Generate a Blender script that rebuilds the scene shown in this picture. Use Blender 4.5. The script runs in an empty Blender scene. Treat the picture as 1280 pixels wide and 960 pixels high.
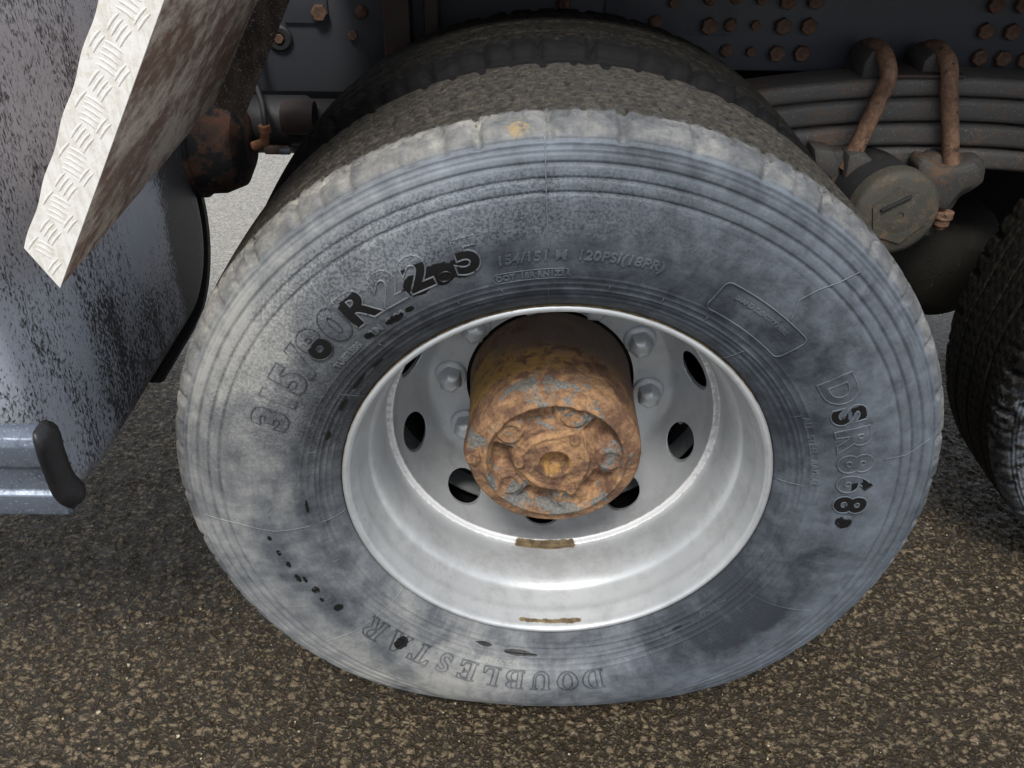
import bpy, bmesh, math, random
import numpy as np
from mathutils import Vector, Matrix, noise as mnoise
random.seed(7); rng = np.random.default_rng(7)
R_ = math.radians; PI = math.pi
sc = bpy.context.scene
COL = sc.collection
H = 0.497                                   # wheel centre above the ground

# ------------------------------------------------------------------ camera
cd = bpy.data.cameras.new('camera'); cam = bpy.data.objects.new('camera', cd); COL.objects.link(cam)
pitch, yaw, roll = 0.6060, 0.0059, 0.0137
F = Vector((math.sin(yaw)*math.cos(pitch), math.cos(yaw)*math.cos(pitch), -math.sin(pitch)))
Rt = F.cross(Vector((0, 0, 1))).normalized(); Up = Rt.cross(F)
R2 = Rt*math.cos(roll)+Up*math.sin(roll); U2 = -Rt*math.sin(roll)+Up*math.cos(roll)
M = Matrix((R2, U2, -F)).transposed().to_4x4(); M.translation = Vector((-0.0712, -0.9253, 0.8244+H))
cam.matrix_world = M
cd.sensor_fit = 'HORIZONTAL'; cd.sensor_width = 36; cd.lens = 1075.3/1280*36
cd.clip_start = 0.02; cd.clip_end = 500
sc.camera = cam
# ------------------------------------------------------------------ light
SUN_EL, SUN_AZ = 58, 190                    # azimuth measured clockwise from +Y (behind the truck)
w = bpy.data.worlds.new('World'); sc.world = w; w.use_nodes = True
nt = w.node_tree; bg = nt.nodes['Background']
sky = nt.nodes.new('ShaderNodeTexSky'); sky.sky_type = 'NISHITA'; sky.sun_disc = False
sky.sun_elevation = R_(SUN_EL); sky.sun_rotation = R_(SUN_AZ)
sky.air_density = 1.0; sky.dust_density = 3.0; sky.ozone_density = 1.0
# broken bright cloud over most of the sky
tcw = nt.nodes.new('ShaderNodeTexCoord'); cn = nt.nodes.new('ShaderNodeTexNoise'); cn.inputs['Scale'].default_value = 2.2; cn.inputs['Detail'].default_value = 5; cn.inputs['Distortion'].default_value = .5
cr_ = nt.nodes.new('ShaderNodeMapRange'); cr_.inputs[1].default_value = .34; cr_.inputs[2].default_value = .58; cmx = nt.nodes.new('ShaderNodeMix'); cmx.data_type = 'RGBA'
nt.links.new(tcw.outputs['Generated'], cn.inputs['Vector']); nt.links.new(cn.outputs['Fac'], cr_.inputs[0]); nt.links.new(cr_.outputs[0], cmx.inputs[0])
nt.links.new(sky.outputs[0], cmx.inputs[6]); cmx.inputs[7].default_value = (8.6, 8.9, 9.3, 1)
nt.links.new(cmx.outputs[2], bg.inputs[0]); bg.inputs[1].default_value = 0.075
sl = bpy.data.lights.new('sun', 'SUN'); sun = bpy.data.objects.new('sun', sl); COL.objects.link(sun)
sl.energy = 1.7; sl.angle = R_(16); sl.color = (1.0, 0.95, 0.88)
sd = Vector((math.sin(R_(SUN_AZ))*math.cos(R_(SUN_EL)), math.cos(R_(SUN_AZ))*math.cos(R_(SUN_EL)), math.sin(R_(SUN_EL))))
sun.rotation_euler = (-sd).to_track_quat('-Z', 'Y').to_euler()
sc.view_settings.view_transform = 'Standard'; sc.view_settings.look = 'None'
sc.view_settings.exposure = 0.9; sc.view_settings.gamma = 1.0
sc.render.engine = 'CYCLES'

# ------------------------------------------------------------------ node helper
class NT:
    def __init__(s, name):
        s.m = bpy.data.materials.new(name); s.m.use_nodes = True; s.t = s.m.node_tree
        s.b = s.t.nodes['Principled BSDF']; s.out = s.t.nodes['Material Output']
    def n(s, typ, ins=None, **props):
        nd = s.t.nodes.new('ShaderNode'+typ)
        for k, v in props.items(): setattr(nd, k, v)
        for k, v in (ins or {}).items(): s.set(nd.inputs[k], v)
        return nd
    def set(s, sock, v):
        if isinstance(v, bpy.types.NodeSocket): s.t.links.new(v, sock)
        elif isinstance(v, tuple) and len(v) == 3 and sock.type == 'RGBA': sock.default_value = (*v, 1)
        else: sock.default_value = v
    def coord(s): return s.n('TexCoord').outputs['Object']
    def attr(s, name): return s.n('Attribute', attribute_name=name).outputs['Fac']
    def noise(s, scale, detail=4, rough=.55, vec=None, dist=0):
        return s.n('TexNoise', {'Scale': scale, 'Detail': detail, 'Roughness': rough, 'Distortion': dist, 'Vector': vec or s.coord()}).outputs['Fac']
    def vor(s, scale, vec=None, feature='F1', out='Distance'):
        return s.n('TexVoronoi', {'Scale': scale, 'Vector': vec or s.coord()}, feature=feature).outputs[out]
    def map(s, scale=(1, 1, 1), rot=(0, 0, 0), vec=None):
        return s.n('Mapping', {'Vector': vec or s.coord(), 'Scale': scale, 'Rotation': rot}).outputs[0]
    def math(s, op, a, b=0.0, c=0.0, clamp=False):
        return s.n('Math', {0: a, 1: b, 2: c}, operation=op, use_clamp=clamp).outputs[0]
    def add(s, a, b): return s.math('ADD', a, b)
    def mul(s, a, b): return s.math('MULTIPLY', a, b)
    def step(s, v, a, b):
        return s.n('MapRange', {'Value': v, 'From Min': a, 'From Max': b}, interpolation_type='SMOOTHSTEP').outputs[0]
    def lin(s, v, a, b, c=0.0, d=1.0):
        return s.n('MapRange', {'Value': v, 'From Min': a, 'From Max': b, 'To Min': c, 'To Max': d}).outputs[0]
    def mix(s, f, a, b):
        nd = s.t.nodes.new('ShaderNodeMix'); nd.data_type = 'RGBA'
        s.set(nd.inputs[0], f); s.set(nd.inputs[6], a); s.set(nd.inputs[7], b); return nd.outputs[2]
    def bump(s, h, strength, dist, normal=None):
        ins = {'Height': h, 'Strength': strength, 'Distance': dist}
        if normal: ins['Normal'] = normal
        return s.n('Bump', ins).outputs[0]
    def fin(s, color, rough, metal=0.0, normal=None, spec=0.5, coat=None):
        s.set(s.b.inputs['Base Color'], color); s.set(s.b.inputs['Roughness'], rough); s.set(s.b.inputs['Metallic'], metal)
        s.set(s.b.inputs['Specular IOR Level'], spec)
        if normal: s.set(s.b.inputs['Normal'], normal)
        if coat: s.set(s.b.inputs['Coat Weight'], coat[0]); s.set(s.b.inputs['Coat Roughness'], coat[1])
        return s.m

# ------------------------------------------------------------------ materials
def rubber(name, ta=(.016, .014, .011), tb=(.058, .050, .038), tg=.28, spec=.35, lo=(.022, .023, .025)):
    s = NT(name)
    dust = s.attr('dust'); blk = s.attr('black'); mot = s.attr('mottle'); trd = s.attr('tread'); blue = s.attr('blue')
    big = s.noise(9, 5, .6, dist=.6); mid = s.noise(38, 6, .62, dist=.4); fine = s.noise(240, 4, .7); vf = s.noise(900, 2, .6)
    d = s.add(dust, s.add(s.lin(big, .3, .7, -.22, .22), s.lin(mid, .3, .7, -.16, .16)))
    d = s.add(d, s.lin(fine, .3, .7, -.06, .06))
    xyz = s.n('SeparateXYZ', {0: s.coord()}).outputs
    th = s.math('ARCTAN2', xyz[2], xyz[0]); rr = s.math('SQRT', s.add(s.mul(xyz[0], xyz[0]), s.mul(xyz[2], xyz[2])))
    def pol(a, b): return s.n('CombineXYZ', {0: s.mul(rr, a), 1: s.mul(th, b), 2: 0.0}).outputs[0]
    st1 = s.noise(1.0, 5, .7, vec=pol(16, 22)); st2 = s.noise(1.0, 5, .7, vec=pol(240, 9)); scr = s.noise(1.0, 3, .6, vec=pol(60, 260))
    d = s.add(d, s.add(s.lin(st1, .3, .7, -.06, .06), s.add(s.lin(st2, .3, .7, -.05, .05), s.mul(s.step(scr, .67, .74), .14))))
    spk = s.step(s.add(s.mul(s.noise(290, 4, .65), 1.0), s.lin(mid, .3, .7, -.05, .05)), .49, .53)
    d = s.math('SUBTRACT', d, s.mul(s.mul(mot, spk), .34))
    dd = s.lin(d, 0.0, 1.0)
    cr = s.n('ValToRGB', {'Fac': dd}); el = cr.color_ramp.elements
    el[0].position = 0.05; el[0].color = (*lo, 1); el[1].position = 1.0; el[1].color = (.40, .38, .33, 1)
    for p, c in ((.28, (.052, .054, .058)), (.5, (.105, .107, .108)), (.72, (.205, .20, .185))):
        e = el.new(p); e.color = (*c, 1)
    col = s.mix(s.mul(blue, s.lin(d, .1, .8, .55, 1.0)), cr.outputs[0], s.mix(dd, (.035, .045, .060), (.17, .205, .25)))
    # worn tread band: dark brown rubber with bright grit caught in its sipes
    tn = s.noise(120, 5, .7); zz = s.map((1, 1, 1))
    tc = s.mix(s.step(tn, .38, .66), ta, tb)
    gr = s.step(s.noise(420, 2, .5), .66, .72)
    tc = s.mix(s.mul(gr, tg), tc, (.30, .27, .20))
    crk = s.step(s.noise(150, 2, .5, vec=s.map((.45, 1.0, .45))), .60, .66)
    tc = s.mix(s.mul(crk, .9), tc, (.012, .011, .01))
    tc = s.mix(s.mul(s.step(s.noise(60, 5, .75, vec=s.map((.35, 3.0, .35))), .56, .64), .45*tg/.6), tc, (.15, .13, .09))
    tm = s.step(s.add(trd, s.lin(s.noise(60, 6, .72), .3, .7, -.42, .42)), .30, .72)
    col = s.mix(tm, col, tc)
    yel = s.attr('yellow')
    col = s.mix(s.step(s.add(yel, s.lin(s.noise(110, 4), .3, .7, -.3, .3)), .3, .7), col, (.30, .22, .11))
    # black smears (bare or painted rubber)
    bm = s.step(s.add(blk, s.lin(s.noise(150, 4, .6), .3, .7, -.25, .25)), .44, .54)
    col = s.mix(bm, col, (.010, .010, .011))
    rgh = s.lin(bm, 0, 1, .68, .38)
    rgh = s.math('SUBTRACT', rgh, s.mul(blue, .10))
    h = s.add(s.mul(mid, .5), s.add(s.mul(fine, .5), s.mul(vf, .25)))
    bp = s.bump(h, .45, .0022)
    bp = s.bump(s.math('SUBTRACT', s.mul(tn, .7), s.mul(crk, .6)), s.mul(tm, .8), .0025, bp)
    return s.fin(col, rgh, 0, bp, spec)

def paint_silver():
    s = NT('silver_wheel_paint'); rust = s.attr('rust'); chip = s.attr('chip')
    n1 = s.noise(14, 4); n2 = s.noise(700, 2)
    col = s.mix(s.step(n1, .3, .75), (.49, .515, .535), (.57, .595, .61))
    grime = s.step(s.noise(60, 6, .7), .60, .78)
    col = s.mix(s.mul(grime, .22), col, (.25, .24, .23))
    bd = s.step(s.add(s.noise(26, 6, .75), s.mul(s.noise(5, 3), .4)), .66, .90)
    col = s.mix(s.mul(bd, .30), col, (.24, .235, .225))
    drops = s.step(s.vor(150, s.map((1, 1, 1))), .16, .07)
    dm = s.mul(drops, s.step(s.noise(7, 2), .52, .62))
    cm = s.step(s.add(chip, s.lin(s.noise(110, 5, .7), .3, .7, -.4, .4)), .35, .6)
    col = s.mix(s.mul(cm, .8), col, (.86, .86, .86))
    rm = s.step(s.add(rust, s.lin(s.noise(60, 6, .7), .3, .7, -.3, .3)), .36, .72)
    rc = s.mix(s.step(s.noise(70, 5), .35, .65), (.09, .065, .035), (.20, .145, .075))
    col = s.mix(rm, col, rc)
    bp = s.bump(s.add(s.mul(n2, .3), s.mul(dm, 1.5)), .25, .0009)
    bp = s.bump(s.noise(200, 4, .7), s.add(s.mul(rm, .7), s.mul(cm, .5)), .002, bp)
    return s.fin(col, s.add(s.lin(rm, 0, 1, .41, .8), s.mul(grime, .1)), s.lin(rm, 0, 1, .45, 0), bp, .5)

def rust_mat(name, a=(.38, .225, .115), b=(.15, .085, .055), c=(.14, .15, .15), scale=1.0, patch=.60, bumpd=.0035, dark=False):
    s = NT(name)
    n1 = s.noise(16*scale, 6, .65, dist=.8); n2 = s.noise(55*scale, 6, .7, dist=.5); n3 = s.noise(260*scale, 4, .7)
    v = s.add(s.mul(n1, .5), s.add(s.mul(n2, .35), s.mul(n3, .15)))
    cr = s.n('ValToRGB', {'Fac': v}); el = cr.color_ramp.elements
    el[0].position = .38; el[0].color = (*[x*.7 for x in b], 1); el[1].position = .64; el[1].color = (*[min(1, x*1.25) for x in a], 1)
    e = el.new(.46); e.color = (*b, 1)
    e = el.new(.52); e.color = (*[(x+y)/2 for x, y in zip(a, b)], 1)
    e = el.new(.57); e.color = (*a, 1)
    col = cr.outputs[0]
    if dark:
        g = s.attr('paint'); pn = s.noise(22*scale, 5, .6, dist=1.0)
        pm = s.step(s.add(g, s.lin(s.add(s.mul(pn, .7), s.mul(s.noise(70, 4, .6), .3)), .35, .65, -.45, .45)), .48, .62)
        pc = s.mix(s.step(n3, .35, .65), (.10, .105, .10), (.19, .20, .195))
        col = s.mix(s.mul(pm, .9), col, pc)
        o = s.attr('ochre')
        col = s.mix(s.mul(s.step(s.add(o, s.lin(n2, .3, .7, -.4, .4)), .35, .75), .75), col, (.42, .25, .07))
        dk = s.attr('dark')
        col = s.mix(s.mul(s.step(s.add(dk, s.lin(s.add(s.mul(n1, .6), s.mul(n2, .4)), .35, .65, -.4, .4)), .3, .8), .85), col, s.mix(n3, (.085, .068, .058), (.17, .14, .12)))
    else:
        pm = s.step(s.noise(24*scale, 5, .65), patch, patch+.06)
        col = s.mix(pm, col, c)
    bp = s.bump(s.add(s.mul(n2, .7), s.mul(n3, .5)), .8, bumpd)
    return s.fin(col, s.lin(n2, .3, .7, .7, .95), 0, bp, .25)

def grimy(name, base, dirt=(.10, .07, .045), amt=.55, rough=.55, scale=1.0, metal=0.0, speck=0.0, bump=.0015, spec=.4):
    s = NT(name)
    n1 = s.noise(8*scale, 6, .65, dist=.4); n2 = s.noise(60*scale, 6, .7); n3 = s.noise(380*scale, 3, .6)
    m = s.step(s.add(s.mul(n1, .6), s.mul(n2, .4)), amt, amt+.12)
    col = s.mix(s.mul(m, .8), s.mix(n3, tuple(x*.8 for x in base), tuple(min(1, x*1.2) for x in base)), dirt)
    if speck > 0:
        sp = s.step(s.noise(300, 2, .6), .62, .68)
        col = s.mix(s.mul(sp, speck), col, tuple(min(1, x*3+.06) for x in base))
    return s.fin(col, s.add(s.lin(n2, .3, .7, rough-.1, rough+.1), s.mul(m, .2)), metal, s.bump(s.add(s.mul(n2, .5), s.mul(n3, .5)), .6, bump), spec)

def tank_mat():
    s = NT('sky_sheen_black_tank_plastic')
    st = s.attr('spray')
    n1 = s.noise(5, 4, .6); sp = s.noise(230, 3, .65, vec=s.map((1.2, 1.2, .55))); f = s.noise(420, 2, .6)
    k = s.add(st, s.lin(s.noise(14, 5, .6, vec=s.map((1.5, 1.5, .5))), .3, .7, -.3, .3))
    m = s.math('MULTIPLY', s.step(s.add(k, s.lin(sp, .3, .7, -.62, .62)), .22, .74), .93)
    col = s.mix(m, s.mix(s.noise(60, 6, .75, vec=s.map((2.5, 2.5, .3))), (.32, .35, .41), (.48, .51, .57)), s.mix(f, (.010, .010, .013), (.05, .048, .05)))  # pale blue-grey base stands in for sky reflections; spray mask adds black
    bp = s.bump(s.add(m, s.mul(f, .4)), .55, .0012)
    return s.fin(col, s.lin(m, 0, 1, .16, .50), 0, bp, .7)

def asphalt():
    s = NT('wet_coarse_asphalt')
    c0 = s.coord(); n1 = s.noise(1.6, 4, .6); n2 = s.noise(22, 5, .7); n3 = s.noise(130, 5, .75); n4 = s.noise(420, 3, .7); n5 = s.noise(6, 4, .6)
    wc = s.n('TexNoise', {'Scale': 60.0, 'Detail': 3.0, 'Vector': c0}).outputs['Color']
    wv = s.n('VectorMath', {0: s.n('VectorMath', {0: wc, 1: (.5, .5, .5)}, operation='SUBTRACT').outputs[0], 'Scale': .022}, operation='SCALE').outputs[0]
    wp = s.n('VectorMath', {0: c0, 1: wv}, operation='ADD').outputs[0]
    def vlayer(sc_, sx):
        nd = s.n('TexVoronoi', {'Scale': sc_, 'Vector': s.map((sx, 1.15, 1), vec=wp)}, feature='F1'); return nd.outputs['Distance'], s.n('SeparateColor', {0: nd.outputs['Color']}).outputs[0]
    va, ca = vlayer(74.0, .85); vb, cb = vlayer(128.0, 1.0); ve, ce = vlayer(230.0, 1.0)
    ha = s.mul(s.math('SUBTRACT', 1.0, s.lin(va, .02, .66)), s.lin(ca, 0, 1, .15, 1.0)); hb = s.mul(s.math('SUBTRACT', 1.0, s.lin(vb, .02, .62)), s.lin(cb, 0, 1, .25, .85))
    vc = ca
    hg = s.add(s.n('Math', {0: ha, 1: hb, 2: .10}, operation='SMOOTH_MAX').outputs[0], s.add(s.mul(s.math('SUBTRACT', 1.0, ve), .22), s.mul(n3, .55)))
    pit = s.step(hg, .92, .50)
    a = s.mix(s.step(n3, .32, .66), (.160, .118, .066), (.300, .230, .145))
    a = s.mix(s.mul(s.step(n5, .35, .7), .35), a, (.15, .118, .075))
    a = s.mix(s.mul(s.step(vc, .82, .9), .2), a, (.24, .20, .14))
    a = s.mix(s.mul(s.step(n4, .66, .74), .35), a, (.30, .26, .19))
    a = s.mix(s.mul(pit, .90), a, (.014, .010, .005))
    far_lit = s.attr('far_lit')
    a = s.mix(far_lit, a, s.mix(s.step(n3, .35, .65), (.26, .25, .23), (.48, .46, .43)))  # far ground painted pale to stand in for sunlight beyond the truck
    bp = s.bump(hg, 1.0, .0095)
    bp = s.bump(s.add(s.mul(n4, .6), s.mul(n3, .5)), .6, .003, bp)
    wet = s.step(s.add(s.mul(n2, .6), s.mul(n4, .4)), .42, .62)
    rg = s.add(s.lin(wet, 0, 1, .22, .45), s.mul(far_lit, .35))
    s.set(s.b.inputs['Coat Weight'], s.mul(s.mul(s.math('SUBTRACT', 1.0, far_lit), wet), .30)); s.set(s.b.inputs['Coat Roughness'], .10); s.set(s.b.inputs['Coat Normal'], bp)
    return s.fin(a, rg, 0, bp, .34)

def alu_bright():
    s = NT('bright_aluminium_checker_sheet')
    n1 = s.noise(10, 5, .6); n2 = s.noise(90, 6, .75); st = s.noise(60, 4, .7, vec=s.map((3, 1, .3), (0, R_(-31), 0)))
    col = s.mix(s.step(s.add(s.mul(n2, .5), s.mul(st, .5)), .42, .62), (.90, .89, .86), (.74, .71, .64))
    col = s.mix(s.mul(s.step(s.noise(130, 5, .75), .62, .70), .5), col, (.36, .32, .24))
    return s.fin(col, .5, .15, s.bump(s.add(n2, st), .3, .001), .5)

def dirty_sheet(name, light, dark, speck, tilt):
    s = NT(name)
    n1 = s.noise(9, 6, .7, vec=s.map((1, .6, 1))); n2 = s.noise(32, 6, .75, vec=s.map((2.2, .7, .6), (0, tilt, 0))); n3 = s.noise(330, 3, .6)
    v = s.add(s.mul(n1, .55), s.mul(n2, .45))
    col = s.mix(s.step(v, .44, .60), dark, light)
    col = s.mix(s.mul(s.step(s.noise(60, 5, .8, vec=s.map((2.5, 1, .5), (0, tilt, 0))), .58, .64), .7), col, tuple(x*.5 for x in dark))
    col = s.mix(s.mul(s.step(n3, .60, .68), speck), col, (.34, .31, .27))
    return s.fin(col, .62, .1, s.bump(s.add(n2, n3), .5, .002), .4)

MT = dict(
    tyre=rubber('dusty_tyre_rubber'),
    tyredark=rubber('shaded_muddy_tyre_rubber', (.004, .004, .004), (.016, .014, .011), .12, .12, (.006, .006, .0065)),  # darker rubber copy: body shade painted into the inner tyre, mud on the right
    silver=paint_silver(),
    hub=rust_mat('flaking_rusty_hub_iron', dark=True),
    rustbolt=rust_mat('rusty_bolt_iron', (.15, .085, .055), (.075, .045, .034), (.10, .085, .075), 2.5, .66, .002),
    ubolt=rust_mat('rusty_rod_iron', (.23, .14, .092), (.14, .08, .052), (.05, .04, .035), 2.6, .60, .0012),
    rail=grimy('blue_black_chassis_paint', (.044, .047, .056), (.055, .040, .034), .60, .5, .8, speck=.10),
    railrust=grimy('rust_stained_chassis_plate', (.045, .032, .028), (.12, .05, .025), .5, .65),
    leaf=grimy('grimy_spring_steel', (.090, .085, .080), (.16, .10, .068), .50, .5, 1.2, speck=.4, bump=.003),
    casting=grimy('grimy_cast_iron', (.052, .050, .047), (.12, .07, .042), .51, .62, 1.5, speck=.3, bump=.003),
    cap=grimy('dusty_trunnion_cap_iron', (.052, .049, .040), (.13, .085, .05), .50, .65, 2.5, speck=.3, bump=.003),
    chamber=rust_mat('rusted_black_chamber_steel', (.075, .035, .022), (.035, .022, .017), (.012, .012, .014), 1.0, .47, .002),
    dark=grimy('dark_underbody_paint', (.018, .018, .020), (.05, .035, .025), .56, .6),
    olive=grimy('oily_axle_iron', (.012, .011, .008), (.07, .055, .022), .54, .5, 2.0, bump=.006),
    tank=tank_mat(),
    tankseam=grimy('matt_black_seam', (.022, .021, .022), (.06, .05, .045), .6, .55, speck=.6),
    alu=alu_bright(),
    guardalu=grimy('scuffed_aluminium_rail', (.17, .20, .25), (.07, .08, .10), .48, .45, 1.0, metal=.6, speck=.35, bump=.0008),
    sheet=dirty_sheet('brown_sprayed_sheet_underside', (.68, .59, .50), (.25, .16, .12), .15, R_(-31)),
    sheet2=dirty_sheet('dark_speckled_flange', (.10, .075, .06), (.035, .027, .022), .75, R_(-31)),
    capblack=grimy('black_rubber_end_cap', (.012, .012, .014), (.04, .04, .045), .64, .38, 1.0),
    brass=rust_mat('tarnished_brass_fitting', (.36, .17, .09), (.20, .09, .05), (.10, .07, .05), 3, .7, .001),
    black=grimy('near_black_iron', (.010, .010, .011), (.03, .02, .015), .6, .6),
    asphalt=asphalt(),
    valve=grimy('pale_valve_hose', (.42, .40, .37), (.2, .17, .14), .6, .4),
    grit=grimy('pale_grit', (.42, .36, .25), (.2, .15, .1), .5, .35, 4),
)

# ------------------------------------------------------------------ mesh helpers
def tagp(o, label=None, cat=None, group=None, kind=None):
    if label: o['label'] = label
    if cat: o['category'] = cat
    if group: o['group'] = group
    if kind: o['kind'] = kind
    return o
def empty(name, loc, label, cat, group=None):
    o = bpy.data.objects.new(name, None); COL.objects.link(o); o.location = loc; o.empty_display_size = .1
    return tagp(o, label, cat, group)
def link(name, me, mat, parent=None, loc=(0, 0, 0), rot=None, label=None):
    o = bpy.data.objects.new(name, me); COL.objects.link(o)
    if mat and not me.materials: me.materials.append(mat)
    o.parent = parent; o.location = loc
    if rot: o.rotation_euler = rot
    if label: o['label'] = label
    return o
def mesh_np(name, V, Q, smooth=True):
    me = bpy.data.meshes.new(name); V = np.asarray(V, dtype=np.float32); Q = np.asarray(Q, dtype=np.int32)
    me.vertices.add(len(V)); me.vertices.foreach_set('co', V.ravel())
    k = Q.shape[1]; me.loops.add(Q.size); me.loops.foreach_set('vertex_index', Q.ravel())
    me.polygons.add(len(Q)); me.polygons.foreach_set('loop_start', np.arange(0, Q.size, k, dtype=np.int32))
    me.polygons.foreach_set('loop_total', np.full(len(Q), k, dtype=np.int32))
    me.polygons.foreach_set('use_smooth', np.full(len(Q), smooth)); me.update(calc_edges=True); me.validate(); return me
def setattr_(me, name, arr):
    a = me.attributes.new(name, 'FLOAT', 'POINT'); a.data.foreach_set('value', np.asarray(arr, dtype=np.float32).ravel())
def grid_quads(nu, nv, wrap_v=False):       # nu rows x nv columns, vertex index i*nv+j
    i = np.arange(nu-1)[:, None]; j = np.arange(nv if wrap_v else nv-1)[None, :]; j2 = (j+1) % nv
    return np.stack([i*nv+j, i*nv+j2, (i+1)*nv+j2, (i+1)*nv+j], -1).reshape(-1, 4)
def from_bm(name, bm, smooth=None):
    me = bpy.data.meshes.new(name); bm.normal_update(); bm.to_mesh(me); bm.free()
    if smooth is not None:
        for p in me.polygons: p.use_smooth = True
        me.set_sharp_from_angle(angle=R_(smooth))
    return me
def lathe(name, prof, n=96, y0=0, smooth=35, jitter=0.0, a0=0.0, closed=False):
    """prof: list of (r, y); axis Y. Axis points (r=0) become caps."""
    pr = np.array(prof, dtype=float); th = np.linspace(0, 2*PI, n, endpoint=False)+a0
    V = np.stack([pr[:, 0, None]*np.cos(th), np.repeat(pr[:, 1, None]+y0, n, 1), pr[:, 0, None]*np.sin(th)], -1).reshape(-1, 3)
    Q = grid_quads(len(pr), n, True)
    if closed:
        k = len(pr); j = np.arange(n); j2 = (j+1) % n
        Q = np.vstack([Q, np.stack([(k-1)*n+j, (k-1)*n+j2, j2, j], -1)])
    me = mesh_np(name, V, Q)
    bm = bmesh.new(); bm.from_mesh(me); bmesh.ops.remove_doubles(bm, verts=bm.verts, dist=1e-6); bmesh.ops.recalc_face_normals(bm, faces=bm.faces)
    bpy.data.meshes.remove(me); return from_bm(name, bm, smooth)
def box(bm, c, s, rot=None, bev=0.0, seg=2):
    r = bmesh.ops.create_cube(bm, size=1.0); vs = r['verts']
    bmesh.ops.scale(bm, vec=s, verts=vs)
    if bev > 0:
        es = list({e for v in vs for e in v.link_edges}); g = bmesh.ops.bevel(bm, geom=es, offset=bev, segments=seg, profile=.5, affect='EDGES')
        vs = list({v for f in g['faces'] for v in f.verts} | {v for v in vs if v.is_valid})
    if rot is not None: bmesh.ops.rotate(bm, cent=(0, 0, 0), matrix=rot, verts=vs)
    bmesh.ops.translate(bm, vec=c, verts=vs); return vs
def tube_arr(pts, r, n=8, closed=False, caps=True):
    pts = [Vector(p) for p in pts]; V = []; Fc = []; m = len(pts); up = None
    rs = r if isinstance(r, (list, tuple)) else [r]*m
    for i, p in enumerate(pts):
        a = pts[(i-1) % m] if (closed or i > 0) else p; b = pts[(i+1) % m] if (closed or i < m-1) else p
        t = (b-a).normalized()
        if up is None: up = Vector((0, 1, 0)) if abs(t.y) < .9 else Vector((1, 0, 0))
        x = up - t*up.dot(t)
        x = x.normalized() if x.length > 1e-6 else t.orthogonal().normalized(); up = x; y = t.cross(x)
        for k in range(n):
            an = 2*PI*k/n; V.append(p+(x*math.cos(an)+y*math.sin(an))*rs[i])
    for i in range(m if closed else m-1):
        for k in range(n):
            i2 = (i+1) % m; Fc.append((i*n+k, i*n+(k+1) % n, i2*n+(k+1) % n, i2*n+k))
    if not closed and caps: Fc.append(tuple(range(n-1, -1, -1))); Fc.append(tuple((m-1)*n+k for k in range(n)))
    return V, Fc
def tube(name, pts, r, n=12, smooth=50, closed=False):
    V, Fc = tube_arr(pts, r, n, closed); me = bpy.data.meshes.new(name); me.from_pydata(V, [], Fc); me.update()
    for p in me.polygons: p.use_smooth = True
    me.set_sharp_from_angle(angle=R_(smooth)); return me
def arc(c, r, a0, a1, n, plane='xz', off=0):
    out = []
    for i in range(n+1):
        a = R_(a0+(a1-a0)*i/n); u, v = r*math.cos(a), r*math.sin(a)
        out.append(Vector((c[0]+u, c[1]+off, c[2]+v)) if plane == 'xz' else Vector((c[0], c[1]+u, c[2]+v)))
    return out
def prism(name, poly, y0, y1, bev=.004, smooth=35, axis='y'):
    """closed polygon in (x,z) pushed from y0 to y1 (axis y) or polygon in (y,z) pushed along x."""
    bm = bmesh.new()
    mk = (lambda a, b, d: (a, d, b)) if axis == 'y' else (lambda a, b, d: (d, a, b))
    A = [bm.verts.new(mk(a, b, y0)) for a, b in poly]; B = [bm.verts.new(mk(a, b, y1)) for a, b in poly]; n = len(poly)
    bm.faces.new(A); bm.faces.new(B[::-1])
    for i in range(n): bm.faces.new((A[(i+1) % n], A[i], B[i], B[(i+1) % n]))
    bmesh.ops.recalc_face_normals(bm, faces=bm.faces)
    if bev > 0: bmesh.ops.bevel(bm, geom=bm.edges[:], offset=bev, segments=2, profile=.5, affect='EDGES', clamp_overlap=True)
    return from_bm(name, bm, smooth)
def sstep(x, a, b):
    t = np.clip((x-a)/(b-a), 0, 1); return t*t*(3-2*t)
def vnoise(P, scale, seed=0, octv=3):
    """cheap tileless value noise on an (N,3) array"""
    out = np.zeros(len(P)); amp = 1; tot = 0
    for o in range(octv):
        q = P*scale+seed*17.3+o*5.1; i = np.floor(q).astype(np.int64); f = q-i; f = f*f*(3-2*f); v = 0
        for dx in (0, 1):
            for dy in (0, 1):
                for dz in (0, 1):
                    k = (i[:, 0]+dx)*374761393+(i[:, 1]+dy)*668265263+(i[:, 2]+dz)*2147483647+seed*1013
                    k = (k ^ (k >> 13))*1274126177; k = (k ^ (k >> 16)) & 0xffff
                    v = v+(k/65535.0)*(f[:, 0] if dx else 1-f[:, 0])*(f[:, 1] if dy else 1-f[:, 1])*(f[:, 2] if dz else 1-f[:, 2])
        out += amp*v; tot += amp; amp *= .5; scale *= 2.03
    return out/tot

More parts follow.
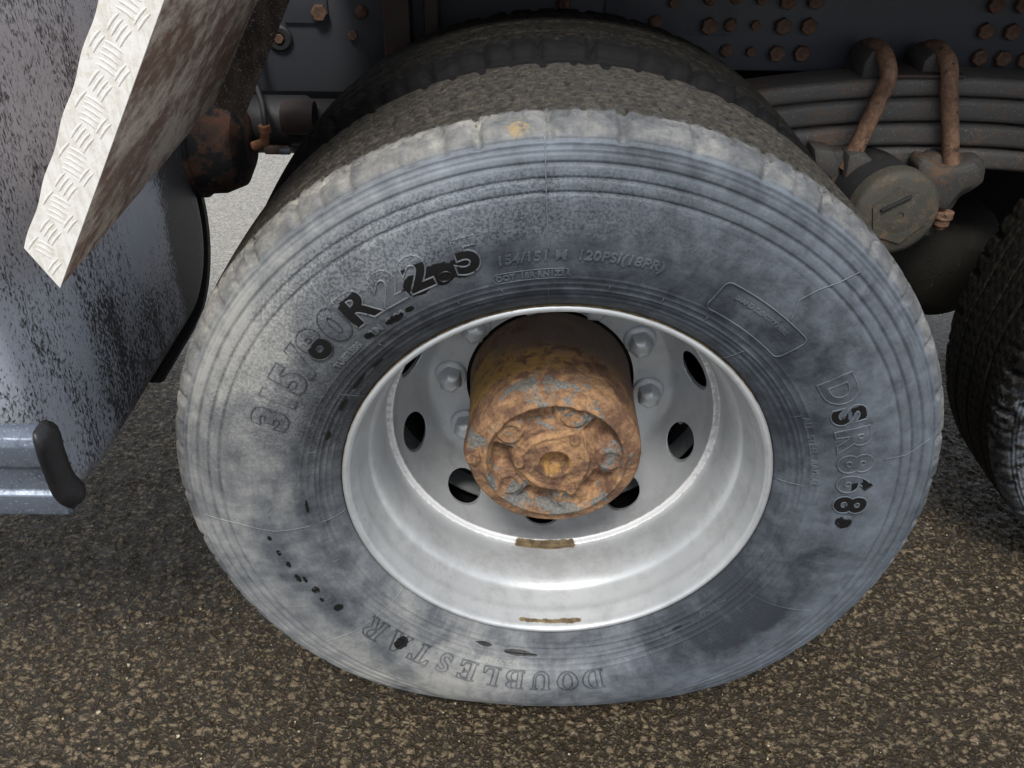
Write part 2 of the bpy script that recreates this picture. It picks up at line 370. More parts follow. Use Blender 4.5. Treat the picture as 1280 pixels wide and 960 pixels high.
# ================================================================== GROUND
def ground():
    xs = np.concatenate([[-60, -20, -8, -4, -2.2], np.arange(-1.35, 1.25, .0048), [1.6, 2.5, 5, 10, 25, 60]])
    ys = np.concatenate([[-40, -12, -4, -1.2], np.arange(-.36, 1.15, .0048), np.arange(1.16, 3.0, .03), [3.5, 5, 9, 20, 60, 120]])
    X, Y = np.meshgrid(xs, ys, indexing='ij'); P = np.stack([X, Y, X*0], -1).reshape(-1, 3)
    fine = ((P[:, 0] > -1.36) & (P[:, 0] < 1.26) & (P[:, 1] > -.37) & (P[:, 1] < 3.0)).astype(float)
    # stone-like bumps: jittered cells of about 13 mm
    def cells(P, s, seed, e=1.25):
        q = P[:, :2]/s+seed; i = np.floor(q).astype(np.int64); best = np.full(len(P), 9.0); hh = np.zeros(len(P))
        for dx in (-1, 0, 1):
            for dy in (-1, 0, 1):
                c = i+[dx, dy]; k = c[:, 0]*73856093 ^ c[:, 1]*19349663 ^ seed*83492791
                r1 = ((k*1103515245+12345) >> 8 & 0xffff)/65535.; r2 = ((k*22695477+1) >> 8 & 0xffff)/65535.; r3 = ((k*69069+5) >> 8 & 0xffff)/65535.
                d = np.hypot(q[:, 0]-c[:, 0]-r1, q[:, 1]-c[:, 1]-r2)
                m = d < best; best = np.where(m, d, best); hh = np.where(m, r3, hh)
        return np.clip(1-best*1.25, 0, 1), hh
    Pw = P.copy(); Pw[:, 0] += .006*(vnoise(P, 60, 2)-.5); Pw[:, 1] += .006*(vnoise(P, 60, 4)-.5); Pw[:, :2] = Pw[:, :2]*[.8, 1.15]
    c1, h1 = cells(Pw, .0125, 3); c2, h2 = cells(P, .0065, 11)
    z = .0060*c1**.6*(.25+.75*h1)+.0022*np.sqrt(c2)*h2+.004*(vnoise(P, 30, 5)-.5)+.004*(vnoise(P, 5, 8)-.5)
    z = (z-.006)*fine*np.where(P[:, 1] > 1.15, .5, 1)
    P[:, 2] = z-.002
    zn = fine*(np.clip(z/.009+.75, 0, 1))
    me = mesh_np('ground', P, grid_quads(len(xs), len(ys))[:, ::-1])
    setattr_(me, 'height', np.where(fine > 0, zn, .6))
    setattr_(me, 'far_lit', sstep(P[:, 1], .9, 1.5))  # mask of the painted sunlit ground behind the truck
    return tagp(link('ground', me, MT['asphalt']), kind='structure')
ground()
# loose pale grit lying on the asphalt
def grit():
    bm = bmesh.new()
    for i in range(420):
        x = random.uniform(-1.2, 1.1); y = random.uniform(-.35, .8); s = random.uniform(.0010, .0024)*(1.6 if random.random() < .06 else 1)
        r = bmesh.ops.create_icosphere(bm, subdivisions=1, radius=s)
        for v in r['verts']: v.co += Vector((random.uniform(-1, 1), random.uniform(-1, 1), random.uniform(-1, 1)))*s*.3; v.co.z *= .7
        bmesh.ops.translate(bm, vec=(x, y, .0015), verts=r['verts'])
    return tagp(link('grit', from_bm('grit', bm), MT['grit']), 'scattered pale grit lying on the wet asphalt', 'grit', kind='stuff')
grit()

# ================================================================== TYRE
Wc = 0.1145
CTRL = [(.3035, .006), (.3055, -.002), (.310, -.008), (.320, -.016), (.336, -.025), (.360, -.034), (.388, -.041), (.414, -.0435), (.440, -.042), (.465, -.038), (.490, -.0315), (.510, -.0245), (.522, -.0165), (.5295, -.007), (.5335, .006), (.5352, .03), (.5365, .07), (.537, Wc)]
def dens(pts, step):
    p = np.array(pts); out = []
    n = len(p)
    def cr(p0, p1, p2, p3, t):
        return .5*((2*p1)+(-p0+p2)*t+(2*p0-5*p1+4*p2-p3)*t*t+(-p0+3*p1-3*p2+p3)*t**3)
    for i in range(n-1):
        p0 = p[max(i-1, 0)]; p3 = p[min(i+2, n-1)]; L = np.hypot(*(p[i+1]-p[i])); k = max(1, int(round(L/step)))
        for j in range(k): out.append(cr(p0, p[i], p[i+1], p3, j/k))
    out.append(p[-1]); return np.array(out)
def deform(V):
    x, y, z = V[:, 0], V[:, 1], V[:, 2]; r = np.hypot(x, z); th = np.arctan2(z, x)
    ph = np.abs((th+PI/2+PI) % (2*PI)-PI)                         # angle from the contact patch
    kk = 1-.172*np.exp(-(ph/.50)**2.2); kk = np.where(r > .304, kk, 1.0)
    r2 = .304+(r-.304)*kk
    bul = .016*sstep(1-kk, .0, .17)*sstep(r, .31, .38)*(1-sstep(r, .50, .535))
    rec = .019*sstep(1-kk, .0, .17)*sstep(r, .44, .515)
    y2 = y+np.where(y > Wc, bul-rec, rec-bul)
    return np.stack([r2*np.cos(th), y2, np.maximum(r2*np.sin(th), -H+.0005)], -1)
near = dens(CTRL, .0013)
RS, YS = near[:, 0], near[:, 1]
def surf(r, th, h=0.0):
    """points on the near sidewall, lifted h along its normal (arrays)"""
    r = np.asarray(r, float); th = np.asarray(th, float)
    m = RS < .5295; y = np.interp(r, RS[m], YS[m]); dy = (np.interp(r+.002, RS[m], YS[m])-np.interp(r-.002, RS[m], YS[m]))/.004
    n = np.stack([dy, -np.ones_like(dy)], -1); n /= np.linalg.norm(n, axis=-1, keepdims=True)
    rr = r+n[..., 0]*h; yy = y+n[..., 1]*h+.0
    V = np.stack([rr*np.cos(th), yy, rr*np.sin(th)], -1).reshape(-1, 3); return deform(V)
def gs(x, c, s): return np.exp(-.5*((x-c)/s)**2)
def adiff(th, c): return (th-R_(c)+PI) % (2*PI)-PI
BLACK = [  # (theta deg, r, half length along theta in m, half height in r, strength)
    (108.4, .394, .015, .013, 1.2), (112.5, .394, .018, .013, 1.2), (117.0, .392, .014, .013, 1.25), (128.3, .403, .010, .016, 0),
    (-2.4, .402, .010, .010, 1.3),
    (124.5, .3655, .012, .0045, 1.1), (121, .3665, .006, .004, 1.0), (130.8, .3665, .006, .005, 1.1),
    (150.5, .327, .010, .0035, 1.1), (143, .3285, .014, .003, .95), (136, .3265, .010, .0025, .9), (185.0, .349, .003, .010, 0), (181.5, .3515, .012, .0022, 1.0), (160.5, .330, .008, .004, 1.0),
    (-108.5, .330, .012, .0026, 1.1), (-99.0, .3345, .020, .0036, 1.25), (-95, .336, .010, .0022, .9), (-129.0, .376, .009, .012, 1.1), (-53, .334, .008, .0018, 1.0),
    (-167.5, .409, .006, .0028, 1.1), (-164.0, .405, .006, .0035, 1.1), (-159.5, .404, .008, .0035, 1.1), (-158.6, .396, .006, .003, 1.0), (-154.8, .393, .006, .005, 1.1), (-151.6, .397, .004, .0025, 1.0), (-147.6, .386, .006, .007, 1.15), (-171.8, .413, .004, .003, 1.0)]
def tyre_fields(V0, y, front=True):
    """dirt fields plus painted sky sheen and groove shade, from undeformed wheel coordinates"""
    r = np.hypot(V0[:, 0], V0[:, 2]); th = np.arctan2(V0[:, 2], V0[:, 0]); d = np.full(len(r), .37)
    T = lambda c, s: gs(adiff(th, c), 0, R_(s))
    if not front: T = lambda c, s: gs(adiff(th, c+70), 0, R_(s*1.3))
    d += .33*T(172, 34)*sstep(r, .40, .45)
    d += .30*T(125, 30)*sstep(r, .40, .43)
    d += .30*T(165, 22)*(1-sstep(r, .40, .46))*sstep(r, .355, .38)
    d += .27*T(-125, 34)
    d += .20*T(-95, 22)*sstep(r, .33, .36)
    d -= .18*T(-45, 22)*(1-sstep(r, .40, .44))
    d -= .10*T(20, 45)*(1-sstep(r, .39, .42))
    d -= .12*T(90, 35)*(1-sstep(r, .43, .47))
    d -= .20*T(135, 30)*(1-sstep(r, .345, .37))
    d += .12*T(8, 26)*sstep(r, .41, .43)
    d += .08*T(95, 30)*sstep(r, .44, .46)
    # sharp-edged dried splash with an end at the seam
    a = adiff(th, -64); d -= .15*sstep(a, 0, .02)*(1-sstep(a, .55, .75))*(1-sstep(r, .405, .43))
    d -= .30*T(-168, 7)*gs(r, .418, .016); d -= .34*T(-150, 4)*gs(r, .385, .014)
    sh = sstep(r, .506, .520)
    d = d*(1-sh)+sh*(.52+.14*T(160, 60)-.08*T(0, 40))
    if front:
        for g in (.464, .479, .4945, .511): d -= .16*gs(r, g, .0013)  # groove lines darkened, partly painting the shadow inside them
    d -= .18*gs(r, .503, .006)*T(75, 16)
    d -= .5*(1-sstep(r, .3045, .3065))  # thin dark line in the colour along the gap between tyre and rim
    mot = (T(108, 22)+.35*T(150, 20))*sstep(r, .405, .42)*(1-sstep(r, .48, .50))+.55*T(152, 14)*(1-sstep(r, .40, .43))
    blue = np.clip(.25+.95*T(20, 52)+.6*T(-30, 35)+.35*T(100, 20)+.25*T(-160, 25), 0, 1)*(1-.85*sstep(r, .515, .524))  # bluish-grey rubber with the sky's blue sheen painted in
    trd = sstep(y, .004, .046)*sstep(r, .526, .531)
    blk = np.zeros(len(r))
    for (tc, rc, lt, lr, st) in BLACK:
        if not front or st == 0: continue
        a = adiff(th, tc)*rc/lt; b = (r-rc)/lr; q = a*a+b*b
        blk = np.maximum(blk, st*np.clip(1.2-.6*q, 0, 1))
    yel = gs(adiff(th, 97), 0, .022)*gs(r, .527, .006)*.62*(y < .02) if front else np.zeros(len(r))
    return dict(dust=d, mottle=np.clip(mot, 0, 1), blue=blue, tread=trd, black=blk, yellow=yel)
def build_tyre(name, nth, front, seed=0, coarse=1):
    half = near[::coarse] if coarse > 1 else near
    if coarse > 1: half = np.vstack([half, near[-1]])
    far = half[:-1][::-1].copy(); far[:, 1] = 2*Wc-far[:, 1]
    pr = np.vstack([half, far])
    t = np.gradient(pr, axis=0); t /= np.linalg.norm(t, axis=1, keepdims=True)+1e-12; nr = np.stack([t[:, 1]*-1, t[:, 0]], 1)
    nr = np.where((nr@np.array([0, 1]) > 0)[:, None] & (pr[:, 1:2] < .0), -nr, nr)
    c = np.array([.41, Wc]); flip = np.sum((pr-c)*nr, 1) < 0; nr[flip] *= -1
    th = np.linspace(0, 2*PI, nth, endpoint=False)
    Rg, Th = np.meshgrid(pr[:, 0], th, indexing='ij'); Yg = np.repeat(pr[:, 1:2], nth, 1)
    side = (Rg < .5295)
    D = np.zeros_like(Rg)
    # ledges and grooves of the sidewall
    for g, dp, wd in ((.464, .0026, .0014), (.479, .0028, .0014), (.4945, .0028, .0015), (.511, .0024, .0013), (.5175, .0016, .0012), (.5045, .0008, .0012)):
        D -= side*dp*gs(Rg, g, wd*.8)
        D += side*.0005*(1-sstep(Rg, g-.004, g))*sstep(Rg, g-.012, g-.008)
    for g, hh in ((.318, .0010), (.3255, .0012), (.3335, .0012), (.3395, .0016), (.3485, .0010), (.357, .0011)):
        D += side*hh*gs(Rg, g, .0009)
    D -= side*.0012*gs(Rg, .329, .0025)
    # shoulder notches: large pocket, small slit between
    sh = sstep(Rg, .512, .520)*(1-sstep(np.where(Yg > Wc, 2*Wc-Yg, Yg), .018, .034))
    ph = (Th/(2*PI)*41+seed*.37+.12*np.sin(Th*3+seed)) % 1.0
    big = np.clip((2 if front else 3)*(1-np.abs(ph-.5)/(.080 if front else .075)), 0, 1); sm = np.clip(1-np.abs(ph-.02)/.035, 0, 1)+np.clip(1-np.abs(ph-.98)/.02, 0, 1)
    n0 = np.repeat(vnoise(np.stack([np.cos(th)*9, np.sin(th)*9, th*0+seed], -1), 1.0, 4)[None], len(pr), 0)
    D -= sh*((.0065*sstep(big, 0, .8)+.0030*sstep(sm, 0, .8))*(.55+.7*sstep(n0, .35, .65))*(1.0 if front else 1.9))
    # tread: three zig-zag grooves and cross sipes
    trd = (Rg > .532); yy = Yg-Wc
    for g in (-.055, 0, .055):
        zz = g+.006*np.abs(((Th*18/PI) % 2)-1)-.003
        D -= trd*.0045*sstep(1-np.abs(yy-zz)/.0055, 0, .6)
    row = np.floor((yy+.13)/.021); sip = np.clip(1-np.abs(((Th*70/PI+yy*22+row*.37+seed) % 1)-.5)/.13, 0, 1)*(((yy+.13)/.021-row) < .62)
    D -= trd*(.0075 if front else .0028)*sstep(sip, 0, .5)*(np.abs(yy) < .125)
    # worn, chipped tread edge
    ed = sstep(Rg, .520, .530)*(np.abs(yy) > .095)
    Pn = np.stack([Rg*np.cos(Th), Yg, Rg*np.sin(Th)], -1).reshape(-1, 3)
    n1 = vnoise(Pn, 45, 3+seed).reshape(Rg.shape); n2 = vnoise(Pn, 12, 9+seed).reshape(Rg.shape)
    D -= ed*.0035*sstep(n1, .52, .75)
    D += side*.0010*(n2-.5)
    # overlap of the rubber sheet, dents
    V0 = Pn
    Rr = Rg+nr[:, 0:1]*D; Yr = Yg+nr[:, 1:2]*D
    V = np.stack([Rr*np.cos(Th), Yr, Rr*np.sin(Th)], -1).reshape(-1, 3)
    me = mesh_np(name, deform(V), grid_quads(len(pr), nth, True))
    for k, a in tyre_fields(V0, V0[:, 1], front).items(): setattr_(me, k, a)
    return me

truck = empty('truck', (0, 0, 0), 'dark truck seen close at its dusty wheel, with leaf spring, black tank and mudguard', 'truck')
def part_empty(name, loc, label=None):
    o = bpy.data.objects.new(name, None); COL.objects.link(o); o.parent = truck; o.location = loc; o.empty_display_size = .1
    if label: o['label'] = label
    return o
wheel = part_empty('wheel', (0, 0, 0), 'large dusty outer wheel with silver rim and rusty hub')
PO = (0, 0, H)
tyre_me = build_tyre('tyre', 840, True)
tyre = link('tyre', tyre_me, MT['tyre'], wheel, PO)

# ---- lettering raised on the sidewall
def fields_for(me, V0):
    for k, a in tyre_fields(V0, V0[:, 1], True).items(): setattr_(me, k, a)
def flat_to_mesh(name, V2, Fc, th0, r0, lift, squeeze=1.0):
    """V2: (N,3) x along reading direction, y up (outward), z height; placed at angle th0, base radius r0; read clockwise."""
    V2 = np.asarray(V2, float); r = r0+V2[:, 1]; th = R_(th0)-V2[:, 0]*squeeze/(r0+.02)
    P = np.zeros((len(V2), 3)); m = RS < .5295
    for i in range(1): P = surf(r, th, V2[:, 2]+lift)
    me = bpy.data.meshes.new(name); me.from_pydata(P.tolist(), [], Fc); me.update()
    for p in me.polygons: p.use_smooth = True
    me.set_sharp_from_angle(angle=R_(40))
    V0 = np.stack([r*np.cos(th), np.interp(r, RS[m], YS[m]), r*np.sin(th)], -1); fields_for(me, V0); return me
def text_geo(txt, size, extrude=0.0, offset=0.0, bevel=0.0, outline=False, spacing=1.0, align='CENTER'):
    cu = bpy.data.curves.new('t', 'FONT'); cu.body = txt; cu.size = size; cu.align_x = align; cu.space_character = spacing
    cu.offset = offset; cu.resolution_u = 4; cu.dimensions = '2D'
    if outline: cu.fill_mode = 'NONE'; cu.bevel_depth = bevel; cu.bevel_resolution = 1
    else: cu.extrude = extrude; cu.fill_mode = 'FRONT' if extrude == 0 else 'BOTH'
    o = bpy.data.objects.new('t', cu); COL.objects.link(o); bpy.context.view_layer.update()
    dg = bpy.context.evaluated_depsgraph_get(); me = bpy.data.meshes.new_from_object(o.evaluated_get(dg))
    V = np.array([v.co[:] for v in me.vertices]); Fc = [tuple(p.vertices) for p in me.polygons]
    bpy.data.objects.remove(o); bpy.data.curves.remove(cu); bpy.data.meshes.remove(me); return V, Fc
def merge(gs_):
    Vs, Fs, o = [], [], 0
    for V, Fc in gs_: Vs.append(np.asarray([tuple(v) for v in V], float)); Fs += [tuple(i+o for i in f) for f in Fc]; o += len(V)
    return np.vstack(Vs), Fs
def refine(V, Fc, step):
    bm = bmesh.new(); vs = [bm.verts.new(v) for v in V]
    for f in Fc:
        try: bm.faces.new([vs[i] for i in f])
        except ValueError: pass
    for ax in (0, 1):
        lo, hi = V[:, ax].min(), V[:, ax].max(); k = int((hi-lo)/step)
        for i in range(1, k+1):
            c = [0, 0, 0]; c[ax] = lo+(hi-lo)*i/(k+1)+1e-5; n = [0, 0, 0]; n[ax] = 1
            bmesh.ops.bisect_plane(bm, geom=bm.verts[:]+bm.edges[:]+bm.faces[:], plane_co=c, plane_no=n)
    bm.verts.index_update(); V2 = np.array([v.co[:] for v in bm.verts]); F2 = [tuple(v.index for v in f.verts) for f in bm.faces]; bm.free(); return V2, F2
def big_char(ch, th, r0, cap, black=None, off=.0, wmul=1.0, ital=0.0):
    sz = cap/.72
    A = refine(*text_geo(ch, sz, extrude=.0009, offset=off*sz), .003); B = text_geo(ch, sz, outline=True, bevel=.0010, offset=off*sz)
    V, Fc = merge([A, B]); cx = (V[:, 0].min()+V[:, 0].max())/2; V[:, 0] = (V[:, 0]-cx)*wmul+V[:, 1]*ital
    V[len(A[0]):, 2] += .0009
    me = flat_to_mesh('letter', V, Fc, th, r0, .0003); n = len(V); nA = len(A[0])
    isout = (np.arange(n) >= nA).astype(float)
    at_ = me.attributes['dust']; dv = np.zeros(n, dtype=np.float32); at_.data.foreach_get('value', dv); at_.data.foreach_set('value', (dv+(-.30 if th < -60 or th > 130 else .12)*isout-.06*(1-isout)).astype(np.float32))
    if black is not None:
        u_ = V[:, 0]/cap; v_ = V[:, 1]/cap; a = me.attributes['black']
        a.data.foreach_set('value', np.clip(black(u_, v_)*(1-.75*isout), 0, 1.3).astype(np.float32))
    return link('letter', me, MT['tyre'], wheel, PO)
for ch, th, wm in (('3', 157.7, 1), ('1', 152.8, 1), ('5', 148.0, .95), ('/', 143.7, 1.25), ('8', 139.0, 1), ('0', 133.4, 1), ('R', 127.6, 1.02), ('2', 121.7, 1), ('2', 116.1, 1), ('.', 111.9, 1.2), ('5', 107.4, 1)):
    big_char(ch, th, .3865, .043, black={'R': lambda u, v: 1.3*(v < .86+.15*u), '8': lambda u, v: 1.3*(v < .52), '2': (None if th > 120 else (lambda u, v: 1.3*(v < .75))), '5': (None if th > 120 else (lambda u, v: 1.3*(v < .66)))}.get(ch), off=.048, wmul=wm*1.08, ital=.08)
for ch, th in (('D', 31.0), ('S', 24.9), ('R', 18.6), ('8', 12.9), ('6', 7.7), ('8', 2.3)):
    blk_ = {'S': lambda u, v: 1.3*(v > .55)*(v < .98)*(u > -.25)+1.3*(v < .42), '6': lambda u, v: 1.3*(v > .40)*(u > -.02)+1.3*(v > .72), '8': (None if th > 5 else (lambda u, v: 1.3+0*u))}.get(ch)
    big_char(ch, th, .384, .041, blk_, off=.046, wmul=1.04)
# little arrow head after the tread name
arw = [(-.009, .004), (0.004, .004), (.013, .018), (.004, .032), (-.009, .032), (-.004, .018)]
arw = [(x, y*.75+.003, 0) for x, y in [(-.012, .004), (-.002, .0), (.013, .014), (-.002, .030), (-.012, .026)]]
V = [(x, y, 0) for x, y, _ in arw]+[(x*.8, (y-.015)*.8+.015, .0014) for x, y, _ in arw]; n5 = len(arw)
Fc = [tuple(range(n5, 2*n5))]+[(i, (i+1) % n5, n5+(i+1) % n5, n5+i) for i in range(n5)]
link('arrow_mark', flat_to_mesh('arrow_mark', V, Fc, -2.3, .388, .0004), MT['tyre'], wheel, PO)

def small_text(txt, th, r0, cap, ex=.0012, spacing=1.0, name='lettering', stretch=1.0, ital=0.0):
    ex = max(ex, .0011); V, Fc = text_geo(txt, cap/.72, extrude=ex, offset=.0004, spacing=spacing); V[:, 0] = (V[:, 0])*stretch+V[:, 1]*ital
    me = flat_to_mesh(name, V, Fc, th, r0, .0003); at_ = me.attributes['dust']; dv = np.zeros(len(V), dtype=np.float32); at_.data.foreach_get('value', dv); at_.data.foreach_set('value', dv+.15)
    return link(name, me, MT['tyre'], wheel, PO)
small_text('154/151 M  120PSI(18PR)', 88.5, .385, .0125, .0008, 1.02, stretch=1.10, ital=.12)
small_text('DOT  18R RN1Z3A', 96.8, .3615, .0085, .0006, stretch=.93)
small_text('TUBELESS', 137.2, .362, .0092, .0007, stretch=.92)
small_text('2M  9.00', 126.3, .3625, .0100, .0009, stretch=1.15)
small_text('ALL  STEEL  RADIAL', 16.5, .3485, .0088, .0007, 1.1, stretch=1.10)
small_text('MADE  IN  CHINA', -42.6, .330, .0075, .0006, 1.1, stretch=.82)
small_text('REGROOVABLE', -103.5, .3455, .0068, .0006, 1.0, stretch=1.05)
small_text('BRAND IDENTITY HERE', 54.0, .3885, .0058, .0006, 1.0, stretch=1.05)
# serif outline letters at the foot of the tyre
def ell(cx, cy, rx, ry, a0=0, a1=360, n=20): return [(cx+rx*math.cos(R_(a0+(a1-a0)*i/n)), cy+ry*math.sin(R_(a0+(a1-a0)*i/n))) for i in range(n+1)]
G = {
 'D': [[(0, 0), (.45, 0)]+ell(.45, .5, .40, .5, -90, 90, 14)+[(0, 1), (0, .93), (.10, .93), (.10, .07), (0, .07)], [(.30, .08), (.42, .08)]+ell(.42, .5, .20, .42, -90, 90, 12)+[(.30, .92)]],
 'O': [ell(.42, .5, .42, .52, n=30)[:-1], ell(.42, .5, .19, .42, n=24)[:-1]],
 'U': [[(0, 1), (0, .93), (.08, .93), (.08, .35)]+ell(.40, .32, .32, .34, 180, 360, 14)+[(.72, .93), (.82, .93), (.82, 1), (.52, 1), (.52, .93), (.62, .93), (.62, .32)]+ell(.45, .30, .17, .20, 0, -180, 10)+[(.28, .93), (.38, .93), (.38, 1)]],
 'B': [[(0, 0), (.45, 0)]+ell(.45, .27, .30, .27, -90, 80, 10)+ell(.43, .76, .26, .24, -60, 90, 10)+[(0, 1), (0, .93), (.09, .93), (.09, .07), (0, .07)], [(.28, .08), (.42, .08)]+ell(.42, .28, .13, .2, -90, 90, 8)+[(.28, .48)], [(.28, .56), (.40, .56)]+ell(.40, .74, .11, .18, -90, 90, 8)+[(.28, .92)]],
 'L': [[(0, 0), (.70, 0), (.70, .32), (.62, .32), (.52, .10), (.30, .10), (.30, .93), (.42, .93), (.42, 1), (0, 1), (0, .93), (.10, .93), (.10, .07), (0, .07)]],
 'E': [[(0, 0), (.70, 0), (.70, .30), (.62, .30), (.52, .10), (.30, .10), (.30, .46), (.48, .46), (.52, .36), (.52, .66), (.48, .56), (.30, .56), (.30, .90), (.50, .90), (.60, .72), (.68, .72), (.68, 1), (0, 1), (0, .93), (.10, .93), (.10, .07), (0, .07)]],
 'T': [[(.22, 0), (.58, 0), (.58, .07), (.50, .07), (.50, .90), (.62, .90), (.72, .70), (.80, .70), (.80, 1), (0, 1), (0, .70), (.08, .70), (.18, .90), (.30, .90), (.30, .07), (.22, .07)]],
 'A': [[(0, 0), (.30, 0), (.30, .07), (.22, .07), (.27, .26), (.52, .26), (.57, .07), (.48, .07), (.48, 0), (.86, 0), (.86, .07), (.78, .07), (.50, 1), (.34, 1), (.07, .07), (0, .07)], [(.30, .36), (.49, .36), (.40, .74)]],
 'R': [[(0, 0), (.38, 0), (.38, .07), (.30, .07), (.30, .44), (.40, .44), (.58, 0), (.86, 0), (.86, .07), (.78, .07), (.60, .46)]+ell(.45, .73, .28, .27, -50, 90, 10)+[(0, 1), (0, .93), (.10, .93), (.10, .07), (0, .07)], [(.30, .53), (.42, .53)]+ell(.42, .73, .11, .19, -90, 90, 8)+[(.30, .92)]],
}
def glyph(ch, th, r0, cap, wf=1.0):
    if ch == 'S': return big_char('S', th, r0, cap, off=.02, wmul=.9)
    parts = []
    for poly in G[ch]:
        pts = [(x*cap*wf, y*cap) for x, y in poly]; q = []
        for i in range(len(pts)):
            a, b = pts[i], pts[(i+1) % len(pts)]; L = math.hypot(b[0]-a[0], b[1]-a[1]); k = max(1, int(L/.004))
            for j in range(k): q.append(Vector((a[0]+(b[0]-a[0])*j/k, a[1]+(b[1]-a[1])*j/k, 0)))
        V, Fc = tube_arr(q, .0013, 5, closed=True); parts.append((V, Fc))
    V, Fc = merge(parts); V[:, 0] -= (V[:, 0].min()+V[:, 0].max())/2
    me = flat_to_mesh('letter', V, Fc, th, r0, .0005); at_ = me.attributes['dust']; dv = np.zeros(len(V), dtype=np.float32); at_.data.foreach_get('value', dv); at_.data.foreach_set('value', dv-.34)
    return link('letter', me, MT['tyre'], wheel, PO)
for ch, th in zip('DOUBLESTAR', (-78.7, -85.2, -92.0, -98.7, -104.8, -110.8, -117.0, -123.2, -129.8, -137.0)):
    glyph(ch, th, .3600, .0365, 1.14)
# framed licence box, seams, moulding lines: thin raised ridges on the sidewall
def ridge(name, pts, rad=.0009, closed=False, step=.004):
    q = []
    n = len(pts)
    for i in range(n if closed else n-1):
        a = pts[i]; b = pts[(i+1) % n]; L = math.hypot((b[0]-a[0])*PI/180*.4, b[1]-a[1]); k = max(1, int(L/step))
        for j in range(k): q.append((a[0]+(b[0]-a[0])*j/k, a[1]+(b[1]-a[1])*j/k))
    if not closed: q.append(pts[-1])
    P = surf(np.array([p[1] for p in q]), np.radians([p[0] for p in q]), .0009)
    V, Fc = tube_arr(P.tolist(), rad, 5, closed); me = bpy.data.meshes.new(name); me.from_pydata([tuple(v) for v in V], [], Fc); me.update()
    for p in me.polygons: p.use_smooth = True
    r0 = np.repeat([p[1] for p in q], 5); t0 = np.radians(np.repeat([p[0] for p in q], 5))
    V0 = np.stack([r0*np.cos(t0), r0*0-.03, r0*np.sin(t0)], -1)
    for k, a in tyre_fields(V0, V0[:, 1], True).items(): setattr_(me, k, a+(.20 if k == 'dust' else 0))
    return link(name, me, MT['tyre'], wheel, PO)
def rbox(t0, t1, r0, r1, rt, rr):
    out = []
    for (tc, rc, a0) in ((t0-rt, r1-rr, 0), (t1+rt, r1-rr, 90), (t1+rt, r0+rr, 180), (t0-rt, r0+rr, 270)):
        for i in range(6):
            a = R_(a0+90*i/5); out.append((tc+math.cos(a)*rt, rc+math.sin(a)*rr) if True else 0)
    return out
ridge('frame_line', rbox(63.4, 44.0, .360, .404, 1.1, .008), .0011, True)
ridge('frame_line', rbox(104.2, 90.2, .3585, .3725, .9, .0065), .0005, True)
ridge('seam_line', [(93.9, .398), (93.9, .460), (93.8, .519)], .0008)
ridge('seam_line', [(49.5, .405), (51.5, .43), (50.5, .452), (48.8, .474), (47.5, .498)], .0008)
ridge('seam_line', [(-31, .346), (-29.5, .39), (-27, .445)], .0006)
ridge('seam_line', [(-63, .343), (-64, .385), (-66, .435)], .0006)
ridge('seam_line', [(-139, .340), (-139.6, .38), (-141, .455)], .0006)
ridge('seam_line', [(187.2, .352), (186.4, .40), (184.0, .45), (183, .50)], .0006)
ridge('seam_line', [(12.8, .44), (12.4, .47), (14, .505)], .0006)
ridge('scratch_line', [(-25, .385), (-24, .372), (-27, .368), (-30, .372)], .0004)
for t in (93.9, 71, 49, 27, 6, -30.5, -47, -63, -74, -84, -97, -112, -139, -160, 187, 165, 147, 131, 112, 103, 82, 61):
    ln = .0015 if t in (93.9, 49, 6, -30.5, -63, -97, -139, 187, 147) else 0
    ridge('mould_line', [(t, .3065 if ln else .337), (t+.2, .340 if ln else .349)], .0006)
# fine rows of moulded small print too worn to read
def worn_print(th0, th1, rows, r0, dr, hh=.0035):
    parts = []
    for k in range(rows):
        t = th0
        while t > th1:
            wd = random.uniform(.002, .0055)
            a = R_(t); r = r0+k*dr
            V, Fc = tube_arr([((R_(th0)-a)*(r0+.02), r-r0, 0), ((R_(th0)-a)*(r0+.02)+wd*.35, r-r0+hh*random.uniform(.4, 1), 0), ((R_(th0)-a)*(r0+.02)+wd*.7, r-r0+random.uniform(0, hh*.4), 0)], .00045, 4)
            parts.append((V, Fc)); t -= math.degrees((wd+random.choice((.001, .0012, .004)))/r)
    V, Fc = merge(parts)
    return link('worn_small_print', flat_to_mesh('worn_small_print', V, Fc, th0, r0, .0002), MT['tyre'], wheel, PO)
worn_print(-31, -56, 6, .358, .0062); worn_print(-149, -171, 4, .385, .007); worn_print(-147, -170, 2, .372, .0065)

